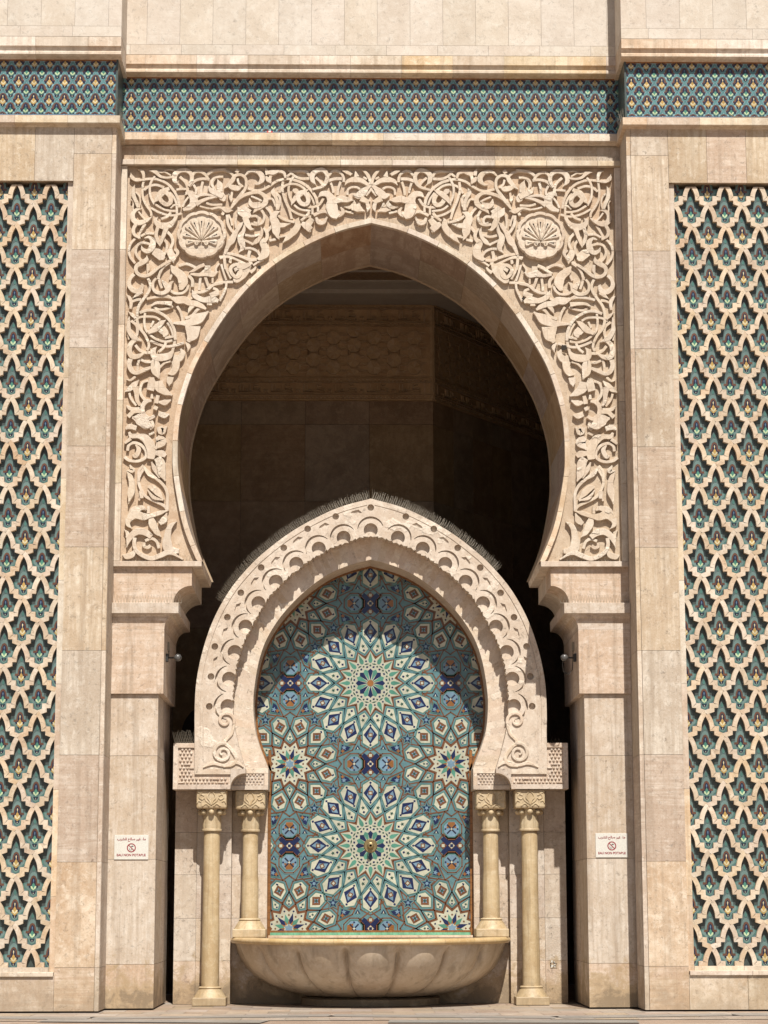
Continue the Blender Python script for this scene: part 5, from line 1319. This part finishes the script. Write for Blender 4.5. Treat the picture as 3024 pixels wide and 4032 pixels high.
# --- basin
BC = 2.02; ZR = 1.045
def gad(a, z):
    g_ = abs(math.cos(8 * (a - 1.5 * PI))) ** .45
    k = min(1, max(0, (ZR - .09 - z) / .12))
    dd_ = ((a - 1.5 * PI) / (PI / 8) - .5) % 1.0; dd_ = min(dd_, 1 - dd_) * PI / 8
    return 1 - (.075 * (1 - g_) + .025 * math.exp(-(dd_ / .018) ** 2)) * k
b = MB()
prof = [(.80, .115), (1.16, .155), (1.44, .225), (1.68, .32), (1.88, .445), (2.02, .58), (2.11, .72), (2.165, .84), (2.18, .93), (2.185, .985)]
prof2 = []
for i in range(len(prof) - 1):
    for t in (0, .5): prof2.append((prof[i][0] * (1 - t) + prof[i + 1][0] * t, prof[i][1] * (1 - t) + prof[i + 1][1] * t))
prof2.append(prof[-1])
b.lathe(prof2, 0, BC, 384, PI, 2 * PI, fn=gad)
bo_ = fpart(b, 'basin', MS['bowl'], smooth=True)
r_ = MB()
rp = [(2.17, .975)] + [(2.215 + .055 * math.cos(a), ZR - .035 + .048 * math.sin(a)) for a in [-PI / 2 + PI * i / 10 for i in range(11)]] + [(2.12, ZR + .013), (1.95, ZR + .013), (1.93, ZR - .0), (1.9, .85), (1.6, .55), (.01, .5)]
for k in range(12):
    a0 = PI + PI * k / 12 + .0008; a1 = PI + PI * (k + 1) / 12 - .0008
    r_.lathe(rp, 0, BC, 10, a0, a1)
ro = fpart(r_, 'rim', MS['rim'], smooth=True, sharp=50)
ro.parent = bo_; ro.location = (0, 0, 0)
ft = MB(); ft.lathe([(1.12, 0), (1.12, .10), (1.05, .12), (.9, .125)], 0, BC, 64, PI, 2 * PI)
fto = fpart(ft, 'foot', MS['fount']); fto.parent = bo_; fto.location = (0, 0, 0)
lg = MB(); lg.box(-1.66, 1.66, 1.98, MZ - .0, ZR + .0, ZR + .035); lgo = fpart(lg, 'back_ledge', MS['ledge']); lgo.parent = bo_; lgo.location = (0, 0, 0)
# --- spout
s_ = MB(); szx = 0.002
def yl(prof, mb, cx, cz, seg=24, fn=None):      # lathe about the Y axis: prof (r, y)
    k0 = len(mb.v); mb.lathe([(r, y) for r, y in prof], 0, 0, seg, fn=fn)
    for q in range(k0, len(mb.v)):
        X_, Y_, Z_ = mb.v[q]; mb.v[q] = (cx + X_, Z_, cz + Y_)
yl([(.001, MZ - .02), (.10, MZ - .025), (.112, MZ - .014), (.112, MZ)], s_, szx, zc, 48, fn=lambda a, z: 1 + .03 * math.cos(16 * a))
yl([(.055, MZ - .02), (.052, MZ - .05), (.034, MZ - .06), (.036, MZ - .10), (.044, MZ - .13), (.040, MZ - .16), (.020, MZ - .165), (.018, MZ - .10)], s_, szx, zc)
s_.ball(szx, MZ - .10, zc, .016, .004, .016, mi=1)
fpart(s_, 'spout', [plain('brass', (.34, .26, .13), .4, .8), MS['dark']], smooth=True, sharp=40)
# --- columns
def column(cx, cy, z0, ztop, hw, zring, zcap0, zcap1, r0, r1, label):
    sh = MB()
    zb = z0 + .13
    sh.lathe([(r1 * 1.0, zring - .02), (r1, zring + .05), (r1 * .99, z0 + .9), (r0 * 1.02, (zring + zcap0) / 2), (r0, zcap0 - .05), (r0 * .96, zcap0 - .015), (r0 * .9, zcap0)], cx, cy, 40)
    o = bpy.data.objects.new('column', sh.mesh('column_shaft', MS['gold'], True)); C.objects.link(o); o.parent = fo; o.location = (0, -1.85, 0)
    if label: o['label'] = label
    bs = MB(); q = .265 if hw > .2 else .25
    bs.box(cx - q, cx + q, cy - q, cy + q, z0, zb)
    bs2 = MB()
    K = 10
    for i in range(K + 1):
        pass
    pr = [(q * .97, zb), (q * .90, zb + .03), (q * .78, zb + .08), (q * .66, zb + .13), (r1 * 1.08, zb + (zring - zb) * .8), (r1 * 1.05, zring - .03)]
    bs2.lathe([(a, z) for a, z in pr] + [(r1 * 1.22, zring - .028), (r1 * 1.30, zring - .012), (r1 * 1.22, zring + .005), (r1, zring + .01)], cx, cy, 40)
    bo2 = bs.build('base', MS['gold'], o, bevel=.012)
    b3 = bs2.build('base_moulding', MS['gold'], bo2, smooth=True, sharp=60)
    cp = MB()
    zt0 = zcap1
    cp.box(cx - hw, cx + hw, cy - hw * .92, cy + hw * .92, zcap1, ztop - .002)
    co2 = cp.build('capital', MS['gold'], o, bevel=.03)
    rl = MB(); yf = cy - hw * .92; zm = (zcap1 + ztop) / 2; hh = (ztop - zcap1) / 2
    def rr(pts, w): 
        for sx in (1, -1): rl.ribbon([(cx + sx * a * hw, zm + b_ * hh) for a, b_ in pts], w, yf - .012 - (.0006 if sx > 0 else 0), yf + .005, bev=.005, samples=4)
    rr([(0, -.6), (.1, -.2), (.26, .1), (.22, .45), (.0, .85)], [.03, .02, .02, .012]); rr([(.1, -.5), (.35, -.2), (.45, .05)], [.02, .016, .01])
    rr([(.5, .35), (.72, .5), (.8, .15), (.6, -.05), (.48, .1)], [.02, .024, .012]); rr([(.55, .75), (.75, .6), (.95, .75)], [.014, .018, .01]); rr([(.15, -.75), (.35, -.5), (.6, -.75)], [.02, .024, .02]); rr([(.7, -.3), (.85, -.2), (.95, -.45)], [.016, .02, .012])
    # leaf bell under the block
    bell = MB()
    bell.lathe([(r0 * 1.12, zcap0 + .03), (r0 * 1.15, zcap0 + .10), (r0 * 1.05, zcap1 - .10), (r0 * 1.12, zcap1 - .02), (r0 * 1.3, zcap1)], cx, cy, 64, fn=lambda a, z: 1 + .07 * abs(math.cos(4 * a + PI / 2)) ** .5 - .04)
    bell.lathe([(r0 * .98, zcap0 - .01), (r0 * 1.22, zcap0 - .005), (r0 * 1.26, zcap0 + .015), (r0 * 1.2, zcap0 + .032), (r0, zcap0 + .034)], cx, cy, 40)
    for k in range(8):
        a = -PI / 2 + k * PI / 4; R_ = r0 * 1.42
        bell.ball(cx + R_ * math.cos(a), cy + R_ * math.sin(a), zcap1 - .055, .047, .047, .045, 12, 8)
    rl.build('capital_relief', MS['gold'], co2); bell.build('leaf_bell', MS['gold'], co2, smooth=True, sharp=50)
    return o
yo, yi = 1.47, 1.77
zr_o = zof(3886, yo, 820); zr_i = zof(3618, yi, 986)
xo = abs(xof(831, 3560, yo)); xi_ = abs(xof(985, 3450, yi))
zc0o = zof(3272, yo, 830); zc1o = zof(3184, yo - .2, 830); zc0i = zof(3274, yi, 985); zc1i = zof(3187, yi - .2, 985)
for sg, nm in ((-1, 'left'), (1, 'right')):
    column(sg * xo, yo, .0, zBlk, .243, zr_o, zc0o, zc1o, .130, .143, None)
    column(sg * xi_, yi, ZR + .014, zi0, .243, zr_i, zc0i, zc1i, .124, .138, None)

# ================================================================ LOOSE THINGS
STEEL = plain('spike_steel', (.17, .145, .11), .6, .2); PALE = plain('spike_pale_steel', (.30, .26, .20), .5, .4)
def spikes(label, items, mat, r=.0035, group='bird spike strips on the ledges', rail=None):
    mb = MB()
    for b, e in items:
        mb.tube([b, e], [r, r * .6], 4)
    if rail:
        mb.tube(rail, r * 1.6, 4)
    bx_, by_, bz_ = items[0][0]
    o = mb.build('bird_spikes', mat); tag(o, label, 'bird spikes', group); return o
sr = random.Random(11)
SE = arclen(EX)
def arch_spikes(sg, lim, label):
    it = []; d = .02; rail = []
    while d < SE[-1]:
        q, tg = atlen(EX, SE, d)
        if q[1] < lim: break
        n_ = (tg[1], -tg[0])
        if n_[0] * q[0] + n_[1] * (q[1] - 6) < 0: n_ = (-n_[0], -n_[1])
        for y in (F0 + .10, F0 + .22):
            for s3 in (-1, 1):
                l = .15 + sr.uniform(-.03, .02); tx = s3 * .02 + sr.uniform(-.012, .012)
                b = (sg * q[0], y, q[1]); e = (sg * (q[0] + n_[0] * l * .85 + tg[0] * tx), y + s3 * .045, q[1] + n_[1] * l * .85 + tg[1] * tx + .035)
                it.append((b, e))
        rail.append((sg * q[0], F0 + .16, q[1] + .004))
        d += .035
    return spikes(label, it, STEEL, .0038, rail=rail)
arch_spikes(1, zof(2370, F0, 877), 'long bristling row of bird spikes along the left back of the small fountain arch')
arch_spikes(-1, zof(2250, F0, 2000), 'bristling bird spike row on the right back of the small fountain arch')
def row(x0, x1, y, z, h, step, mat, label, r=.0035, splay=.03, lean=-.03):
    it = []; x = x0
    while x < x1:
        for s3 in (-1, 1):
            it.append(((x, y, z), (x + s3 * splay + sr.uniform(-.008, .008), y + lean + sr.uniform(-.01, .01), z + h * sr.uniform(.85, 1.1))))
        x += step
    return spikes(label, it, mat, r, rail=[(x0, y, z + .003), (x1, y, z + .003)])
row(-FX + .05, FX - .05, -.02, PT + .096, .12, .05, PALE, 'thin pale bird spikes on the ledge just above the carved panel', .0028)
row(-xO + 0 if False else -abs(xO) + .02, -abs(xa_foot) - .02, F0 + .12, zTop, .20, .028, STEEL, 'tall tangled bird spikes on the studded block left of the fountain arch', .004, .05)
row(abs(xa_foot) + .02, abs(xO) - .05, F0 + .3, zTop, .09, .06, STEEL, 'short bird spikes on the studded block right of the fountain arch', .0035, .03)
row(-PX + .05, -2.86 - .12, -.05, zl1, .13, .045, PALE, 'pale bird spikes on the left pilaster capital ledge', .003, .02)
row(2.86 + .12, PX - .05, -.05, zl1, .13, .045, PALE, 'pale bird spikes on the right pilaster capital ledge', .003, .02)
row(-FX + .05, -2.72, .05, PB + .002, .10, .05, PALE, 'bird spikes at the foot of the carved panel, left side', .003, .012)
row(3.0, FX - .06, .05, PB + .002, .10, .05, PALE, 'bird spikes at the foot of the carved panel, right side', .003, .012)
it = []; SB = arclen(BO); rails = []
for sg in (1, -1):
    d = .03
    while d < SB[-1]:
        q, tg = atlen(BO, SB, d)
        if q[1] < 10.2: break
        it.append(((sg * q[0], .05, q[1]), (sg * q[0] + sr.uniform(-.01, .01), .035, q[1] + .085 * sr.uniform(.8, 1.1)))); d += .055
spikes('fine bird spikes running over the rim of the great carved arch', it, PALE, .003, rail=[(x, .05, z + .003) for x, z in reversed(BO) if z >= 10.2] + [(-x, .05, z + .003) for x, z in BO[1:] if z >= 10.2])
for sx, lb in ((-1, 'small tuft of bird spikes in the frieze corner left of the arch'), (1, 'small tuft of bird spikes in the frieze corner right of the arch')):
    it = []
    for k in range(22):
        x = sx * (PX - .01 - sr.uniform(0, .05)); y = sr.uniform(-.75, -.15)
        it.append(((x, y, 13.975), (x - sx * sr.uniform(0, .05), y + sr.uniform(-.05, .05), 13.975 + sr.uniform(.12, .2))))
    spikes(lb, it, STEEL, .003, rail=[(sx * (PX - .035), -.76, 13.978), (sx * (PX - .035), -.14, 13.978)])

# floodlights
GLASS = plain('lamp_glass', (.09, .085, .08), .3); BLK = plain('black_metal', (.03, .028, .026), .5)
for sg, lb in ((-1, 'round wall floodlight on the inner side of the left pilaster capital'), (1, 'round wall floodlight with a loose cable on the inner side of the right pilaster capital')):
    z = zof(2590, .4, 700); xw = xc
    t = thing('floodlight', lb, 'floodlight', (0, 0, 0), 'floodlights under the arch')
    a = MB(); a.box(sg * (xw - .001), sg * (xw - .035), .33, .47, z - .06, z + .06); a.tube([(sg * (xw - .03), .4, z), (sg * (xw - .11), .4, z), (sg * (xw - .15), .36, z)], .014, 8)
    a.build('bracket', BLK, t)
    h = MB(); h.ball(sg * (xw - .19), .34, z - .005, .06, .055, .06, 16, 10); h.build('lamp_head', GLASS, t, smooth=True)
    cg = MB()
    for k in range(6):
        an = 2 * PI * k / 6; cg.tube([(sg * (xw - .13), .38, z), (sg * (xw - .19) + .066 * math.cos(an), .34, z + .066 * math.sin(an)), (sg * (xw - .25), .30, z)], .0035, 4)
    cg.build('guard', BLK, t)
    j = MB(); j.box(sg * (xw - .001), sg * (xw - .03), .62, .76, z + .14, z + .28); j.build('junction_box', PALE, t, bevel=.004)
    cb = MB()
    P3 = [(sg * (xw - .02), .66, z + .14), (sg * (xw - .03), .6, z + .05), (sg * (xw - .04), .5, z + .02)] if sg < 0 else [(sg * (xw - .02), .66, z + .14), (sg * (xw - .03), .6, z + .0), (sg * (xw - .05), .5, z - .18), (sg * (xw - .12), .45, z - .26), (sg * (xw - .2), .42, z - .22), (sg * (xw - .22), .38, z - .1), (sg * (xw - .2), .36, z - .05)]
    cb.tube(P3, .007, 6); cb.build('cable', BLK, t)

# warning signs
PAPER = plain('sign_white', (.62, .60, .54), .45); RED = plain('sign_red', (.26, .03, .035), .5); INK = plain('sign_black', (.03, .03, .03), .5)
AR = '\ufe8f\ufeae\ufeb8\ufee0\ufedf \ufea2\ufedf\ufe8e\ufebb \ufeae\ufef4\ufecf \ufe80\ufe8e\ufee3'
def text_mesh(txt, name, mat, w, cx, y, cz, parent, bold=.0):
    cu2 = bpy.data.curves.new(name, 'FONT'); cu2.body = txt; cu2.size = .1; cu2.align_x = 'CENTER'; cu2.align_y = 'CENTER'; cu2.offset = bold
    o = bpy.data.objects.new(name, cu2); C.objects.link(o); bpy.context.view_layer.update()
    me = bpy.data.meshes.new_from_object(o.evaluated_get(bpy.context.evaluated_depsgraph_get())); bpy.data.objects.remove(o)
    if not me.vertices: return None
    xs = [v.co.x for v in me.vertices]; ys = [v.co.y for v in me.vertices]
    k = w / (max(xs) - min(xs)); mx = (max(xs) + min(xs)) / 2; my = (max(ys) + min(ys)) / 2
    for v in me.vertices: v.co = (cx + (v.co.x - mx) * k, y, cz + (v.co.y - my) * k)
    me.materials.clear(); me.materials.append(mat)
    ob = bpy.data.objects.new(name, me); C.objects.link(ob); ob.parent = parent; return ob
for (px0, py0, px1, py1, lb) in ((451.2, 3288, 583.5, 3384, 'white undrinkable water sign with red lettering on the left pilaster'), (2344.5, 3281, 2473.5, 3376, 'white undrinkable water sign with red lettering on the right pilaster')):
    x0, z1 = U(px0, py0, .04); x1, z0 = U(px1, py1, .04)
    t = thing('warning_sign', lb, 'sign', (0, 0, 0), 'water warning signs')
    w_, h_ = x1 - x0, z1 - z0; cx = (x0 + x1) / 2
    b = MB(); b.box(x0, x1, .036, .052, z0, z1); b.build('panel', PAPER, t, bevel=.002)
    y = .0345
    text_mesh(AR, 'arabic_lettering', RED, w_ * .84, cx, y, z1 - h_ * .19, t, .0035)
    text_mesh('EAU NON POTABLE', 'french_lettering', RED, w_ * .85, cx, y, z0 + h_ * .18, t, .0035)
    m2 = MB(); c0, cz = cx, z0 + h_ * .475; r = h_ * .165
    A = [(c0 + (r + .008) * math.cos(a), y, cz + (r + .008) * math.sin(a)) for a in [2 * PI * i / 40 for i in range(40)]]; B = [(c0 + (r - .008) * math.cos(a), y, cz + (r - .008) * math.sin(a)) for a in [2 * PI * i / 40 for i in range(40)]]
    m2.strip(A, B, True, flip=True)
    m2.line([(c0 - r * .7, cz + r * .7), (c0 + r * .7, cz - r * .7)], .013, y - .0006)
    m2.build('prohibition_ring', RED, t)
    m3 = MB(); q = h_ * .01
    m3.line([(c0 - .034, cz - .002), (c0 - .024, cz - .034), (c0 + .0, cz - .034), (c0 + .010, cz - .002)], .006, y - .0002)
    m3.flat([(c0 - .014, cz + .016), (c0 + .002, cz + .026), (c0 + .034, cz + .026), (c0 + .034, cz + .017), (c0 + .0, cz + .015), (c0 - .012, cz + .008)], y - .0002); m3.flat([(c0 + .008, cz + .026), (c0 + .020, cz + .026), (c0 + .018, cz + .036), (c0 + .01, cz + .036)], y - .0002)
    m3.build('tap_and_cup_symbol', INK, t)
# twig and litter on the sills, painted shade of holes broken in the carving
tw = MB(); a = U(2868, 446, PY - .08); pts = [U(px, py, PY - .08) for px, py in ((2868, 446), (2892, 462), (2925, 466), (2960, 470), (3000, 462), (3040, 458))]
zs_ = 14.025 - .062
tw.tube([(x, PY - .08, max(z, zs_ + .004)) for x, z in pts], [.006, .008, .009, .009, .008, .006], 6)
tw.tube([(pts[2][0], PY - .08, max(pts[2][1], zs_ + .005)), (pts[2][0] - .08, PY - .09, zs_ + .02), (pts[2][0] - .16, PY - .10, zs_ + .006)], [.006, .004, .003], 5)
o = tw.build('twig', plain('dry_wood', (.22, .16, .11), .8)); tag(o, 'dry forked twig lying on the sill under the right tiled frieze', 'twig')
li = MB(); x, z = U(1062, 527, -.06); zq = 14.035 - .062
li.box(x - .045, x + .045, -.09, -.05, zq, zq + .028); li.box(x - .02, x + .02, -.092, -.048, zq + .004, zq + .031, 1)
o = li.build('wrapper', [plain('red_paper', (.5, .06, .05), .5), PAPER]); tag(o, 'crumpled red and white wrapper on the sill under the central frieze', 'litter')
for px, py, rr in ((2221, 1368, 11), (2061, 1175, 6), (1021, 1052, 8)):
    x, z = U(px, py, 0.0); hr = random.Random(px); h = MB()
    h.flat([(x + rr / 250 * hr.uniform(.6, 1.2) * math.cos(a), z + rr / 250 * 1.3 * hr.uniform(.6, 1.2) * math.sin(a)) for a in [2 * PI * i / 11 for i in range(11)]], .003)
    h.build('broken_hole_shade', MS['dark'], cvo)

# small broken socket in the wall right of the basin
wp = MB(); xa_, z1_ = U(2166, 3781, WA); xb_, z0_ = U(2194, 3812, WA)
wp.box(xa_, xb_, WA - .006, WA + .02, z0_, z1_); pr2 = random.Random(5)
for i in range(14):
    a_, b_ = pr2.uniform(xa_, xb_ - .03), pr2.uniform(z0_, z1_ - .03); wp.box(a_, a_ + pr2.uniform(.01, .03), WA - .0075 - i * .0002, WA, b_, b_ + pr2.uniform(.01, .035), 1 + i % 2)
fpart(wp, 'broken_socket', [MS['mortar'], MS['dark'], PAPER])
